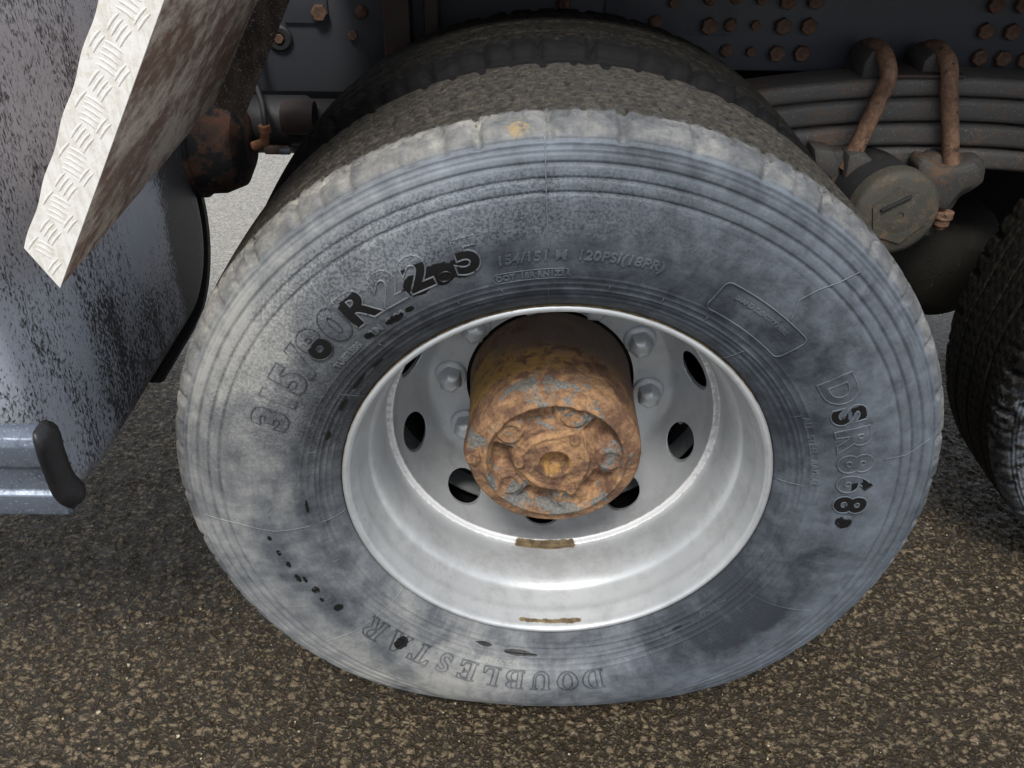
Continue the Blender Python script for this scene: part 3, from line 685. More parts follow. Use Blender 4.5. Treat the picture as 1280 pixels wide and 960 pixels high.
# ================================================================== RIM
def holed_disc(prof_s, nth, holes, r_h, mid):
    """lathe with round vent holes cut: build the cone band as a grid, delete faces inside holes, snap rim verts"""
def build_rim(name, with_holes=True, nth=360):
    P1 = [(.3035, .014), (.3048, .007), (.3050, .000), (.3040, -.0040), (.3005, -.0068), (.2965, -.0060), (.2938, -.0015), (.2918, .006), (.2890, .016), (.2868, .024), (.2850, .034), (.2815, .047), (.2775, .060), (.2745, .0655), (.2715, .071), (.2680, .080), (.2645, .094), (.2620, .110), (.2612, .130), (.2608, .1462),
          (.2596, .1480), (.2560, .1486), (.2520, .1496), (.2505, .1525)]
    return lathe(name, dens(P1, .0018).tolist(), nth, smooth=60)
rim_me = build_rim('rim')
def rim_attr(me):
    V = np.zeros(len(me.vertices)*3, dtype=np.float32); me.vertices.foreach_get('co', V); V = V.reshape(-1, 3)
    r = np.hypot(V[:, 0], V[:, 2]); th = np.arctan2(V[:, 2], V[:, 0])
    T = lambda c, s: gs(adiff(th, c), 0, R_(s)); box_ = lambda c, hw: sstep(hw-np.abs(np.degrees(adiff(th, c))), 0, 1.2)
    rust = 1.0*sstep(r, .3028, .3044)*(.8*T(115, 50)+.45*T(60, 25)+.25)+1.3*box_(-90.8, 12.0)*gs(V[:, 1], .1455, .0042)*(r < .2625)
    rust += 1.0*box_(-89.5, 11.0)*gs(V[:, 1], .0075, .0035)*(r < .299)
    rust += .35*gs(V[:, 1], .0095, .003)*T(180, 25)
    chip = .55*gs(V[:, 1], .1496, .0022)*(r < .262)*(.75+.8*T(-45, 30)+.9*T(-115, 35)+.3*T(180, 30))
    setattr_(me, 'rust', rust); setattr_(me, 'chip', chip)
rim_attr(rim_me)
rim = link('rim', rim_me, MT['silver'], wheel, PO)
# dished disc with ten round vent holes: polar grid with faces around each hole re-stitched
def disc_mesh():
    prof = dens([(.2505, .1525), (.2503, .160), (.2495, .170), (.2478, .183), (.2440, .1960), (.2400, .2080), (.2340, .2220), (.2260, .2370), (.2180, .2500), (.2100, .2620), (.2020, .2690), (.1940, .2715), (.186, .2718), (.1410, .2718)], .0022)
    # arc-length parameter for hole distance
    s = np.concatenate([[0], np.cumsum(np.hypot(*np.diff(prof, axis=0).T))]); nth = 480; th = np.linspace(0, 2*PI, nth, endpoint=False)
    s0 = np.interp(.2370, prof[::-1, 0], s[::-1]); hr = .0345
    S, T = np.meshgrid(s, th, indexing='ij'); Rr = np.repeat(prof[:, 0:1], nth, 1)
    V2 = np.stack([S, T], -1).copy(); dead = np.zeros(S.shape, bool)
    centers = [R_(-92+36*k) for k in range(10)]
    # hole is cut by deleting vertices closer than hr and snapping the next ring onto the circle
    for c in centers:
        a = (T-c+PI) % (2*PI)-PI; dx = a*.2370; ds = S-s0; d = np.hypot(dx, ds)
        dead |= d < hr-.0008
        sn = (d >= hr-.0008) & (d < hr+.0016)
        k = hr/np.maximum(d, 1e-6); V2[..., 0] = np.where(sn, s0+ds*k, V2[..., 0]); V2[..., 1] = np.where(sn, c+a*k, V2[..., 1])
    r = np.interp(V2[..., 0], s, prof[:, 0]); y = np.interp(V2[..., 0], s, prof[:, 1])
    V = np.stack([r*np.cos(V2[..., 1]), y, r*np.sin(V2[..., 1])], -1).reshape(-1, 3)
    Q = grid_quads(len(s), nth, True); dd = dead.ravel(); cnt = dd[Q].sum(1)
    Qk = Q[cnt == 0]; Tri = []
    for q in Q[cnt == 1]: Tri.append([v for v in q if not dd[v]])
    P2 = V2.reshape(-1, 2).copy(); keepv = set(Qk.ravel().tolist()) | {v for t in Tri for v in t}
    from collections import Counter
    ec = Counter()
    for f in list(Qk)+Tri:
        for i in range(len(f)): ec[tuple(sorted((int(f[i]), int(f[(i+1) % len(f)]))))] += 1
    for e, c_ in ec.items():
        if c_ == 1:
            for v in e:
                i = v//nth
                if 0 < i < len(s)-1:
                    a = [((P2[v, 1]-c+PI) % (2*PI)-PI, c) for c in centers]; a, c = min(a, key=lambda t: abs(t[0])); dx = a*.2370; ds = P2[v, 0]-s0; d = math.hypot(dx, ds)
                    if d < hr*1.3: k = hr/d; r_ = np.interp(s0+ds*k, s, prof[:, 0]); y_ = np.interp(s0+ds*k, s, prof[:, 1]); t_ = c+a*k; V[v] = (r_*math.cos(t_), y_, r_*math.sin(t_))
    bm = bmesh.new(); used = sorted(set(Qk.ravel().tolist()) | {v for t in Tri for v in t}); mp = {v: bm.verts.new(V[v]) for v in used}
    for q in Qk: bm.faces.new([mp[v] for v in q])
    for t in Tri:
        try: bm.faces.new([mp[v] for v in t])
        except ValueError: pass
    bmesh.ops.recalc_face_normals(bm, faces=bm.faces)
    # thickness at the hole edges (a rolled lip)
    be = [e for e in bm.edges if e.is_boundary]
    be = [e for e in be if .150 < math.hypot(e.verts[0].co.x, e.verts[0].co.z) and max(v.co.y for v in e.verts) > .1535]
    g = bmesh.ops.extrude_edge_only(bm, edges=be); vs = [v for v in g['geom'] if isinstance(v, bmesh.types.BMVert)]
    for v in vs:
        a = math.atan2(v.co.z, v.co.x); c = min(centers, key=lambda c: abs((a-c+PI) % (2*PI)-PI)); rr = .2370
        v.co += Vector((.004*math.cos(a), .010, .004*math.sin(a)))
    return from_bm('wheel_disc', bm, 40)
dm = disc_mesh(); setattr_(dm, 'rust', np.zeros(len(dm.vertices))); setattr_(dm, 'chip', np.zeros(len(dm.vertices)))
link('wheel_disc', dm, MT['silver'], wheel, PO)
link('rim_barrel', lathe('rim_barrel', [(.2616, .150), (.2616, .200), (.2680, .212), (.2850, .222), (.3000, .227), (.3040, .222), (.3040, .218)], 160), MT['black'], wheel, PO)
# hole lips: a bright worn ring round each vent hole
def lip_me():
    V, Fc = tube_arr([(.0350*math.cos(2*PI*i/40), 0, .0350*math.sin(2*PI*i/40)) for i in range(40)], .0014, 6, True)
    me = bpy.data.meshes.new('vent_hole_lip'); me.from_pydata([tuple(v) for v in V], [], Fc); me.update()
    for p in me.polygons: p.use_smooth = True
    setattr_(me, 'rust', np.zeros(len(V))); setattr_(me, 'chip', np.full(len(V), .3)); return me
lipme = lip_me()
slope = math.atan2(.2500-.1960, .244-.218)     # cone direction
for k in range(10):
    a = R_(-92+36*k); o = link('vent_hole_lip', lipme, MT['silver'], wheel)
    er = Vector((math.cos(a), 0, math.sin(a))); t = (er*(-(.2440-.2180))+Vector((0, .054, 0))).normalized(); tt = Vector((-math.sin(a), 0, math.cos(a)))
    nn = tt.cross(t).normalized()
    if nn.y > 0: nn = -nn
    xx = tt; zz = xx.cross(nn)
    rot = Matrix((xx, nn, zz)).transposed().to_4x4(); rot.translation = er*.2365+Vector((0, .2155, H))
    o.matrix_local = rot
# wheel nuts: hex body with domed cap on a round washer
def nut_me():
    bm = bmesh.new()
    def ring(r, y, n, hexa=False):
        out = []
        for i in range(n):
            a = 2*PI*i/n
            rr = r
            if hexa: b = (a % (PI/3))-PI/6; rr = r*math.cos(PI/6)/math.cos(b)
            out.append(bm.verts.new((rr*math.cos(a), y, rr*math.sin(a))))
        return out
    n = 36; rs = [ring(.0265, 0, n), ring(.0265, -.004, n), ring(.0245, -.006, n), ring(.0215, -.0065, n), ring(.0200, -.0072, n, True), ring(.0200, -.026, n, True), ring(.0182, -.0295, n, True), ring(.0140, -.0330, n, True), ring(.0090, -.0348, n), ring(.004, -.0354, n)]
    for a, b in zip(rs, rs[1:]):
        for i in range(n): bm.faces.new((a[i], a[(i+1) % n], b[(i+1) % n], b[i]))
    bm.faces.new(rs[-1]); bm.faces.new(rs[0][::-1]); bmesh.ops.recalc_face_normals(bm, faces=bm.faces)
    me = from_bm('wheel_nut', bm, 28); setattr_(me, 'rust', np.zeros(len(me.vertices))); setattr_(me, 'chip', np.zeros(len(me.vertices))); return me
nutme = nut_me()
for k in range(10):
    a = R_(-5+36*k); link('wheel_nut', nutme, MT['silver'], wheel, (.1675*math.cos(a), .2715, H+.1675*math.sin(a)), (0, random.uniform(0, 1), 0))

# ================================================================== HUB (rotates with the wheel)
YF = .066
def hub_mesh():
    nth = 540
    rs_face = np.concatenate([np.linspace(.0005, .0195, 14), np.linspace(.021, .108, 66), np.linspace(.1095, .1235, 12)])
    th = np.linspace(0, 2*PI, nth, endpoint=False)
    Rg, T = np.meshgrid(rs_face, th, indexing='ij'); X = Rg*np.cos(T); Z = Rg*np.sin(T); hgt = np.zeros_like(Rg)
    # outer shoulder falls back, raised ring at .104, recessed web inside, raised middle cover
    hgt += .0055*gs(Rg, .1045, .0030)-.004*sstep(Rg, .108, .1235)
    web = (1-sstep(Rg, .099, .102))*sstep(Rg, .060, .064)
    hgt += -.004*web
    # pockets between the five pads
    a5 = (T/(2*PI)*5) % 1.0; pk = sstep(np.abs(a5-0.0), .0, .0)*0
    d5 = np.minimum(a5, 1-a5)
    pocket = sstep(d5, .22, .34)*sstep(Rg, .062, .072)*(1-sstep(Rg, .090, .0985))
    hgt -= .016*pocket
    for k in range(5):
        ax, az = .083*math.cos(2*PI*k/5), .083*math.sin(2*PI*k/5); d = np.hypot(X-ax, Z-az)
        hgt += .0028*(1-sstep(d, .0175, .0225))-.0016*(1-sstep(d, .0105, .0135))+.0010*gs(d, .0165, .0016)
    # cover with three bolt lobes
    cov = .053+.010*np.maximum(0, np.cos(3*(T-R_(62))))**2
    hgt += .0085*(1-sstep(Rg, cov-.003, cov+.002))
    hgt -= .0012*gs(Rg, cov-.010, .0022)
    hgt -= .021*(1-sstep(Rg, .0125, .0255)); hgt += .0018*gs(Rg, .0245, .003)
    P = np.stack([X, 0*X, Z], -1).reshape(-1, 3)
    nz = vnoise(P, 45, 21, 4).reshape(Rg.shape); nz2 = vnoise(P, 160, 22, 3).reshape(Rg.shape)
    hgt += .0036*(nz-.5)+.0030*(nz2-.5)
    Yf = YF-hgt
    # rounded edge and barrel going back to the disc
    bar = np.array([(.1270, YF+.0065), (.1295, YF+.011), (.1308, YF+.018), (.1312, YF+.030), (.1316, YF+.045), (.1318, .14), (.1322, .17), (.1325, .20), (.1335, .235), (.1345, .262), (.1350, .2725)])
    bar = dens(bar, .003)
    Rb = np.repeat(bar[:, 0:1], nth, 1); Yb = np.repeat(bar[:, 1:2], nth, 1); Tb = np.repeat(th[None], len(bar), 0)
    Pb = np.stack([Rb*np.cos(Tb), Yb, Rb*np.sin(Tb)], -1).reshape(-1, 3)
    nb = vnoise(Pb, 40, 31, 4).reshape(Rb.shape); Rb = Rb+.0030*(nb-.5)*(1-.6*sstep(Yb, .10, .2))
    lug = gs(adiff(Tb, 177.5), 0, .115)*(1-sstep(Yb, .085, .15)); Rb = Rb+.006*lug
    V = np.vstack([np.stack([X, Yf, Z], -1).reshape(-1, 3), np.stack([Rb*np.cos(Tb), Yb, Rb*np.sin(Tb)], -1).reshape(-1, 3)])
    me = mesh_np('hub', V, grid_quads(len(rs_face)+len(bar), nth, True))
    r = np.hypot(V[:, 0], V[:, 2]); tt = np.arctan2(V[:, 2], V[:, 0]); y = V[:, 1]
    paint = .17+.38*gs(y, .082, .018)*gs(adiff(tt, 95), 0, .7)*(r > .1)+.33*gs(r, .085, .016)*(y < .085)+.2*gs(adiff(tt, -100), 0, .8)*(r < .11)-.35*(r < .055)
    paint += .4*gs(V[:, 0], -.115, .012)*gs(V[:, 2], .035, .012)
    setattr_(me, 'paint', paint)
    setattr_(me, 'ochre', .75*gs(adiff(tt, 150), 0, .5)*sstep(y, .09, .14)*(1-sstep(y, .2, .26))+.5*gs(adiff(tt, 95), 0, .35)*gs(y, .14, .03)+.5*(1-sstep(r, .02, .03))*(y < .1))
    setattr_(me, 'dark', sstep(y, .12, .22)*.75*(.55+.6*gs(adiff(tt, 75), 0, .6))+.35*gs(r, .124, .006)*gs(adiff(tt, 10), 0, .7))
    return me
hub = link('hub', hub_mesh(), MT['hub'], wheel, PO)
# hub end cap for centre
def hexbolt(r, h, n=6, dome=.25, cr=.0):
    bm = bmesh.new(); rings = [(r*.98, 0), (r, -h*.12), (r, -h*.85), (r*.86, -h)]
    vs = []
    for rr, y in rings: vs.append([bm.verts.new((rr*math.cos(2*PI*i/n), y, rr*math.sin(2*PI*i/n))) for i in range(n)])
    for a, b in zip(vs, vs[1:]):
        for i in range(n): bm.faces.new((a[i], a[(i+1) % n], b[(i+1) % n], b[i]))
    bm.faces.new(vs[-1]); bmesh.ops.recalc_face_normals(bm, faces=bm.faces)
    me = from_bm('bolt', bm, 40 if n > 8 else 20)
    return me
cap_bolt = hexbolt(.0078, .0095, 12); cap_bolt.materials.append(MT['hub'])
for k, (x, z) in enumerate(((-.0535, .004), (.027, .048), (.026, -.047))):
    link('cover_bolt', cap_bolt, MT['hub'], wheel, (x, YF-.0065, H+z))
link('drain_plug', hexbolt(.0115, .009, 6), MT['hub'], wheel, (-.1215, YF+.0015, H+.006), (0, .3, 0))
link('drain_plug', hexbolt(.0050, .012, 12), MT['hub'], wheel, (-.1215, YF+.0005, H+.006))
# cast lettering worn to a row of raised characters round the edge of the hub face
V, Fc = text_geo('101', .014, extrude=.0010)
def hub_text(txt, th0, r0, size):
    V, Fc = text_geo(txt, size, extrude=.0011, spacing=1.1); r = r0+V[:, 1]; th = R_(th0)-V[:, 0]/(r0)
    P = np.stack([r*np.cos(th), YF+.0005+np.interp(r, [.108, .1235], [0, .004])-V[:, 2], r*np.sin(th)], -1)
    me = bpy.data.meshes.new('cast_lettering'); me.from_pydata(P.tolist(), [], Fc); me.update(); return link('cast_lettering', me, MT['hub'], wheel, PO)
hub_text('101', 48, .1095, .0125); hub_text('11001', 14, .1095, .0125)

# ================================================================== INNER DUAL WHEEL
D2 = .335
w2 = part_empty('wheel', (0, D2, 0), 'dark inner twin wheel behind the large dusty one')
t2 = build_tyre('tyre', 480, False, seed=2, coarse=2)
a = t2.attributes['dust']; arr = np.zeros(len(t2.vertices), dtype=np.float32); a.data.foreach_get('value', arr); a.data.foreach_set('value', arr*0-.7); t2.attributes['blue'].data.foreach_set('value', arr*0); t2.attributes['mottle'].data.foreach_set('value', arr*0)  # dust stripped so the inner tyre carries the truck body's shade in its colour
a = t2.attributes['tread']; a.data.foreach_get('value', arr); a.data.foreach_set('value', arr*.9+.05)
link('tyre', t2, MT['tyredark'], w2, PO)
in_rim = lathe('rim', [(.3045, .22), (.300, .235), (.290, .222), (.283, .20), (.270, .165), (.262, .12), (.262, .06), (.272, .02), (.286, .004), (.299, -.002), (.3035, .004)], 120)
setattr_(in_rim, 'rust', np.full(len(in_rim.vertices), .35)); setattr_(in_rim, 'chip', np.zeros(len(in_rim.vertices)))
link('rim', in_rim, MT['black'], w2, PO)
rb = lathe('rim_bead', [(.3045, .004), (.3045, -.042), (.3020, -.0455), (.2985, -.0455), (.2970, -.042), (.2970, .004)], 160, closed=True)
setattr_(rb, 'rust', np.full(len(rb.vertices), .3)); setattr_(rb, 'chip', np.full(len(rb.vertices), .2)); link('rim_bead', rb, MT['silver'], w2, PO)
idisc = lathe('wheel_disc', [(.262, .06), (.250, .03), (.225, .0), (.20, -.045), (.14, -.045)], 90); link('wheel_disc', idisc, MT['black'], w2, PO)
# valve with its bent pale stem seen through a vent hole
a = R_(-17)
link('valve_stem', tube('valve_stem', [(.220, -.070, -.048), (.222, -.078, -.050), (.2265, -.080, -.060), (.2285, -.074, -.074), (.229, -.060, -.082)], [.0055, .005, .0042, .0042, .0042], 10), MT['valve'], w2, PO)

# ================================================================== THIRD WHEEL (next axle, right)
w3 = part_empty('wheel', (1.34, .32, 0), 'mud splashed wheel of the next axle at the right')
t3 = build_tyre('tyre', 600, False, seed=5)
a = t3.attributes['dust']; arr = np.zeros(len(t3.vertices), dtype=np.float32); a.data.foreach_get('value', arr); a.data.foreach_set('value', arr*.8-.16); t3.attributes['mottle'].data.foreach_set('value', arr*0)
vv = np.zeros(len(t3.vertices)*3, dtype=np.float32); t3.vertices.foreach_get('co', vv); vv = vv.reshape(-1, 3); rr = np.hypot(vv[:, 0], vv[:, 2]); tt = np.arctan2(vv[:, 2], vv[:, 0])
a = t3.attributes['tread']; a.data.foreach_get('value', arr); mud = .9*sstep(rr, .46, .505)*gs(adiff(tt, 150), 0, .75)
a.data.foreach_set('value', np.maximum(arr, mud).astype(np.float32))
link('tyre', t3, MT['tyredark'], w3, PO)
r3 = build_rim('rim', nth=120); setattr_(r3, 'rust', np.zeros(len(r3.vertices))); setattr_(r3, 'chip', np.zeros(len(r3.vertices))); link('rim', r3, MT['silver'], w3, PO)
link('wheel_disc', lathe('wheel_disc', [(.25, .18), (.21, .25), (.05, .26), (0.0, .26)], 60), MT['dark'], w3, PO)

# ================================================================== TRUCK (everything bolted to the chassis)
YR = .77
rail = prism('chassis_rail', [(-2.2, .335), (.02, .335), (.10, .385), (3.0, .385), (3.0, .597), (-2.2, .597)], YR, YR+.008, .002)
rail = link('chassis_rail', rail, MT['rail'], truck, PO)
bm = bmesh.new(); box(bm, (0, YR+.04, .339), (4.4, .07, .008), bev=.002); link('rail_flange', from_bm('rail_flange', bm, 30), MT['rail'], rail)
def plate(x0, x1, z0, z1, th=.006, m='rail', y=YR, name='plate'):
    bm = bmesh.new(); box(bm, ((x0+x1)/2, y-th/2-.0005, (z0+z1)/2), (x1-x0, th, z1-z0), bev=.0015); return link(name, from_bm(name, bm, 30), MT[m], rail)
C = Vector((-0.0712, -0.9253, 0.8244))
def at(u, v, y=None, x=None, z=None):
    d = F+R2*((u-640)/1075.3)-U2*((v-480)/1075.3)
    if y is not None: t = (y-C.y)/d.y
    elif x is not None: t = (x-C.x)/d.x
    else: t = (z-C.z)/d.z
    return C+d*t
p0 = at(356, 28, YR); p1 = at(412, 28, YR); plate(p0.x, p1.x, p0.z, .59)
p0 = at(412, 117, YR); p1 = at(480, 117, YR)
p0 = at(842, 43, YR); plate(.10, at(918, 43, YR).x, p0.z, .59, .005)
plate(at(540, 0, YR).x, at(674, 0, YR).x, .45, .59, .004)
# rust-brown hangers beside the twin wheels
p0 = at(484, 70, YR-.06); p1 = at(512, 0, YR-.06)
for (ua, ub, vb) in ((484, 512, 96), (532, 548, 60)):
    q0 = at(ua, vb, YR-.05); q1 = at(ub, 0, YR-.05); bm = bmesh.new(); box(bm, ((q0.x+q1.x)/2, YR-.035, (q0.z+.59)/2), (q1.x-q0.x, .06, .59-q0.z), bev=.006)
    link('hanger_bracket', from_bm('hanger_bracket', bm, 30), MT['railrust'], truck, PO)
bolt_b = hexbolt(.0155, .013, 6); bolt_b.materials.append(MT['rustbolt']); bolt_s = hexbolt(.0095, .010, 6); bolt_s.materials.append(MT['rustbolt'])
rivet = lathe('rivet', [(.0125, 0), (.0120, -.004), (.0100, -.008), (.006, -.0105), (0.0, -.0115)], 20); rivet.materials.append(MT['rustbolt'])
BOLTS = [(979, 33, 'b'), (1011, 33, 'b'), (971, 67, 'b'), (1002, 67, 'b'), (985, 1, 'b'), (1020, 1, 'b'), (886, 32, 'b'), (913, 31, 'r'), (945, 32, 's'), (908, 64, 'r'), (939, 65, 's'), (920, -2, 'r'), (888, -2, 'r'), (952, 0, 's'),
         (1245, 6, 'b'), (1279, 6, 'b'), (1232, 39, 'b'), (1265, 40, 'b'), (1224, 72, 'b'), (1253, 73, 'b'), (1281, 75, 'b'), (819, 27, 'r'), (400, 15, 'b'), (452, 15, 'r'), (441, 44, 's'), (505, 3, 'b'), (842, 3, 's'), (705, 5, 'r')]
for u, v, k in BOLTS:
    p = at(u, v, YR-.006); yy = -.0065 if (v < 43 and u < 920) else -.0005
    o = link('rail_bolt', {'b': bolt_b, 's': bolt_s, 'r': rivet}[k], MT['rustbolt'], rail, (p.x, YR+yy, p.z), (0, random.uniform(0, 1), 0))
    if k == 'r': o.name = 'rivet'
    if k == 's':
        bm2 = None
p = at(350, 47, YR); link('rail_grommet', lathe('rail_grommet', [(.024, 0), (.024, -.006), (.020, -.009), (.012, -.009), (.010, -.002), (.0, -.002)], 32), MT['dark'], rail, (p.x, YR-.0005, p.z))
p = at(350, 47, YR); link('rail_bolt', bolt_s, MT['dark'], rail, (p.x, YR-.003, p.z))
# second, dark cross member behind and the axle
bm = bmesh.new(); box(bm, (-.10, 1.15, .20), (.22, .9, .16), bev=.05, seg=4); link('axle_beam', from_bm('axle_beam', bm, 40), MT['dark'], truck, PO)
link('brake_drum', lathe('brake_drum', [(0, .30), (.215, .30), (.215, .33), (.222, .335), (.222, .52), (.18, .56), (0, .56)], 64), MT['black'], truck, PO)

q = at(360, 184, .95); link('air_tank_backdrop', lathe('air_tank_backdrop', [(0, -.30), (.05, -.295), (.09, -.26), (.105, -.20), (.105, .20), (.09, .26), (0, .30)], 40), MT['dark'], truck, (-.62, .95, H+q.z+.098), (0, 0, R_(-90)))  # made-up dark cylinder backing the black gap under the rail
bm = bmesh.new(); box(bm, (1.25, 1.15, .10), (.95, .3, .56), bev=.08, seg=4); link('axle_housing_backdrop', from_bm('axle_housing_backdrop', bm, 40), MT['black'], truck, PO)  # dark box added to fill the black void behind the spring
bm = bmesh.new(); box(bm, (.55, 1.0, .14), (.7, .16, .40), bev=.05, seg=4); link('cross_member_backdrop', from_bm('cross_member_backdrop', bm, 40), MT['black'], truck, PO)  # another added dark box closing the void behind the leaves

# ---- leaf spring: four stacked leaves with rounded edges
LX = [(-.1, 0), (.10, -.002), (.36, .0), (.66, .004), (.90, .001), (1.25, -.012), (1.7, -.05)]
sp = bpy.data.objects.new('leaf_spring', None); COL.objects.link(sp); sp.parent = truck; sp.location = PO
def leaf(ztop, zbot, x0, x1, sag):
    xs = np.linspace(x0, x1, 60); y0, y1 = .645, .735; r = .011; zm = (ztop+zbot)/2; hh = (ztop-zbot)/2-.0015
    sec = []
    for cy, cz, a0 in ((y0+r, zm+hh-r, 90), (y0+r, zm-hh+r, 180), (y1-r, zm-hh+r, 270), (y1-r, zm+hh-r, 0)):
        for i in range(5): a = R_(a0+90*i/4); sec.append((cy+r*math.cos(a), cz+r*math.sin(a)))
    sec = np.array(sec); n = len(sec); V = []
    for x in xs:
        dz = -sag*((x-.72)/.6)**2+.002; wob = .0012*math.sin(x*23+ztop*40)
        V.append(np.stack([np.full(n, x), sec[:, 0]+wob, sec[:, 1]+dz], -1))
    V = np.concatenate(V); Q = grid_quads(len(xs), n, True); me = mesh_np('leaf', V, Q)
    bm = bmesh.new(); bm.from_mesh(me); bm.verts.ensure_lookup_table(); bm.faces.new(bm.verts[:n]); bm.faces.new(bm.verts[-n:]); bmesh.ops.recalc_face_normals(bm, faces=bm.faces)
    return from_bm('leaf', bm, 40)
for zt, zb, x0, x1, sg in ((.408, .371, -.05, 1.6, .080), (.370, .326, .0, 1.5, .082), (.324, .281, .15, 1.35, .086), (.279, .238, .28, 1.15, .090)):
    link('leaf', leaf(zt, zb, x0, x1, sg), MT['leaf'], sp)
link('spacer_plate', prism('spacer_plate', [(.60, .4085), (.735, .4085), (.735, .4145), (.60, .4145)], .640, .75, .001), MT['railrust'], sp)
# U-bolts over cast saddles
def ubolt(x0, z0, x1, z1, yb1, lean):
    yf, yb = .627, .752; cy = (yf+yb)/2; hr_ = (yb-yf)/2; rz = .040
    pts = [Vector((x0+lean, yb, .28)), Vector((x0+lean*.6, yb, z0-rz-.06))]
    for i in range(13):
        a = PI*i/12; pts.append(Vector((x0+lean*.5*(1-i/12), cy+hr_*math.cos(a), z0-rz+rz*math.sin(a))))
    end = Vector((x1, yb1, z1)); a = pts[-1]
    pts += [a.lerp(end, t) for t in (.25, .5, .75, 1)]
    return tube('u_bolt', pts, .0150, 16, 60)
A = at(1117, 58, .640); B = at(1058, 212, .612); link('u_bolt', ubolt(A.x, A.z-.014, B.x, B.z, .612, -.03), MT['ubolt'], truck, PO)
A2 = at(1194, 60, .640); B2 = at(1189, 219, .612); link('u_bolt', ubolt(A2.x, A2.z-.014, B2.x, B2.z, .612, -.02), MT['ubolt'], truck, PO)
for (ua, ub, va, vb) in ((1076, 1112, 46, 92), (1150, 1192, 49, 90)):
    q0 = at(ua, vb, .67); q1 = at(ub, va, .67); cx = (q0.x+q1.x)/2; w_ = (q1.x-q0.x)/2
    poly = [(cx-w_, q0.z-.012), (cx-w_*1.05, q0.z+.020), (cx-w_*.55, q1.z-.022), (cx+w_*.3, q1.z-.018), (cx+w_*1.2, q1.z-.030), (cx+w_*1.3, q0.z-.012)]
    link('spring_saddle', prism('spring_saddle', poly, .662, .745, .008), MT['casting'], truck, PO)
    # side tab to the right of the rod
    poly = [(cx+w_*1.35, q0.z), (cx+w_*1.35, q1.z-.032), (cx+w_*1.75, q1.z-.038), (cx+w_*1.75, q0.z+.006)]
    link('spring_saddle', prism('spring_saddle', poly, .665, .735, .004), MT['casting'], truck, PO)
# lower casting that the U-bolts pass through
pix = [(1010, 186), (1072, 190), (1082, 196), (1096, 205), (1100, 216), (1140, 222), (1150, 200), (1172, 192), (1206, 197), (1226, 196), (1233, 208), (1230, 228), (1212, 240), (1200, 246), (1190, 262), (1170, 272), (1168, 296), (1060, 290), (1000, 230)]
poly = [(at(u, v, .62).x, at(u, v, .62).z) for u, v in pix]
link('spring_seat', prism('spring_seat', poly, .615, .76, .010), MT['casting'], truck, PO)
for (ua, va, ub, vb) in ((1040, 200, 1078, 245), (1090, 196, 1072, 240)):
    pass
pix = [(1062, 195), (1078, 192), (1092, 200), (1096, 212), (1086, 226), (1070, 240), (1056, 228)]
poly = [(at(u, v, .585).x, at(u, v, .585).z) for u, v in pix]
link('spring_seat_lug', prism('spring_seat_lug', poly, .588, .64, .007), MT['casting'], truck, PO)
pix = [(1018, 186), (1044, 190), (1050, 206), (1042, 226), (1020, 215)]
poly = [(at(u, v, .585).x, at(u, v, .585).z) for u, v in pix]
link('spring_seat_lug', prism('spring_seat_lug', poly, .588, .64, .007), MT['casting'], truck, PO)
pix = [(1148, 206), (1158, 198), (1180, 212), (1204, 210), (1220, 203), (1230, 212), (1226, 232), (1206, 240), (1194, 252), (1186, 264), (1168, 262), (1150, 232)]
poly = [(at(u, v, .585).x, at(u, v, .585).z) for u, v in pix]
link('spring_seat_lug', prism('spring_seat_lug', poly, .588, .64, .009), MT['casting'], truck, PO)
q = at(1180, 268, .60)
nb = lathe('u_bolt_nut', [(0, 0), (.017, 0), (.017, .012), (.014, .012), (.014, .026), (.009, .026), (.009, .034), (0, .034)], 20)
link('u_bolt_nut', nb, MT['ubolt'], truck, (q.x, .60, H+q.z+.006), (R_(-90), 0, 0))
# trunnion cap: thick round cap facing out, slotted
q = at(1122, 268, .50)
capme = lathe('trunnion_cap', [(0, .004), (.006, .004), (.0075, -.0095), (.014, -.010), (.034, -.008), (.050, -.004), (.068, -.003), (.077, .000), (.0825, .006), (.084, .012), (.084, .034), (.080, .036), (0, .036)], 72, smooth=35)
cp = link('trunnion_cap', capme, MT['cap'], truck, (q.x, .50, H+q.z), (R_(-3), 0, R_(4))); cp.scale = (.93, 1, .93)
link('trunnion_body', lathe('trunnion_body', [(0, .034), (.078, .034), (.080, .06), (.080, .16), (0, .16)], 48), MT['dark'], cp)  # dark colour here stands in for the shadow behind the cap
hx = hexbolt(.058, .0022, 6); link('hex_face', hx, MT['cap'], cp, (0, -.0055, 0), (0, .3, 0))
bm = bmesh.new(); box(bm, (-.014, -.0105, .026), (.060, .007, .0055), Matrix.Rotation(R_(-28), 3, 'Y'), .0015); link('cap_slot_bar', from_bm('cap_slot_bar', bm, 30), MT['dark'], cp)
# axle casing deep behind it and drum of the next axle
q = at(1168, 320, .85); link('axle_casing', lathe('axle_casing', [(0, -.10), (.07, -.095), (.12, -.06), (.145, 0), (.145, .08), (.12, .16), (0, .2)], 40), MT['olive'], truck, (q.x, .85, H+q.z))
link('axle_casing', lathe('axle_casing', [(0, .52), (.17, .52), (.20, .56), (.20, .74), (0, .74)], 48), MT['black'], truck, (1.34, 0, H))
q = at(1195, 375, .78); link('brake_hose', tube('brake_hose', [(q.x-.05, .80, q.z+.02), (q.x-.01, .78, q.z+.022), (q.x+.03, .77, q.z+.004), (q.x+.05, .77, q.z-.04)], .009, 10), MT['dark'], truck, PO)

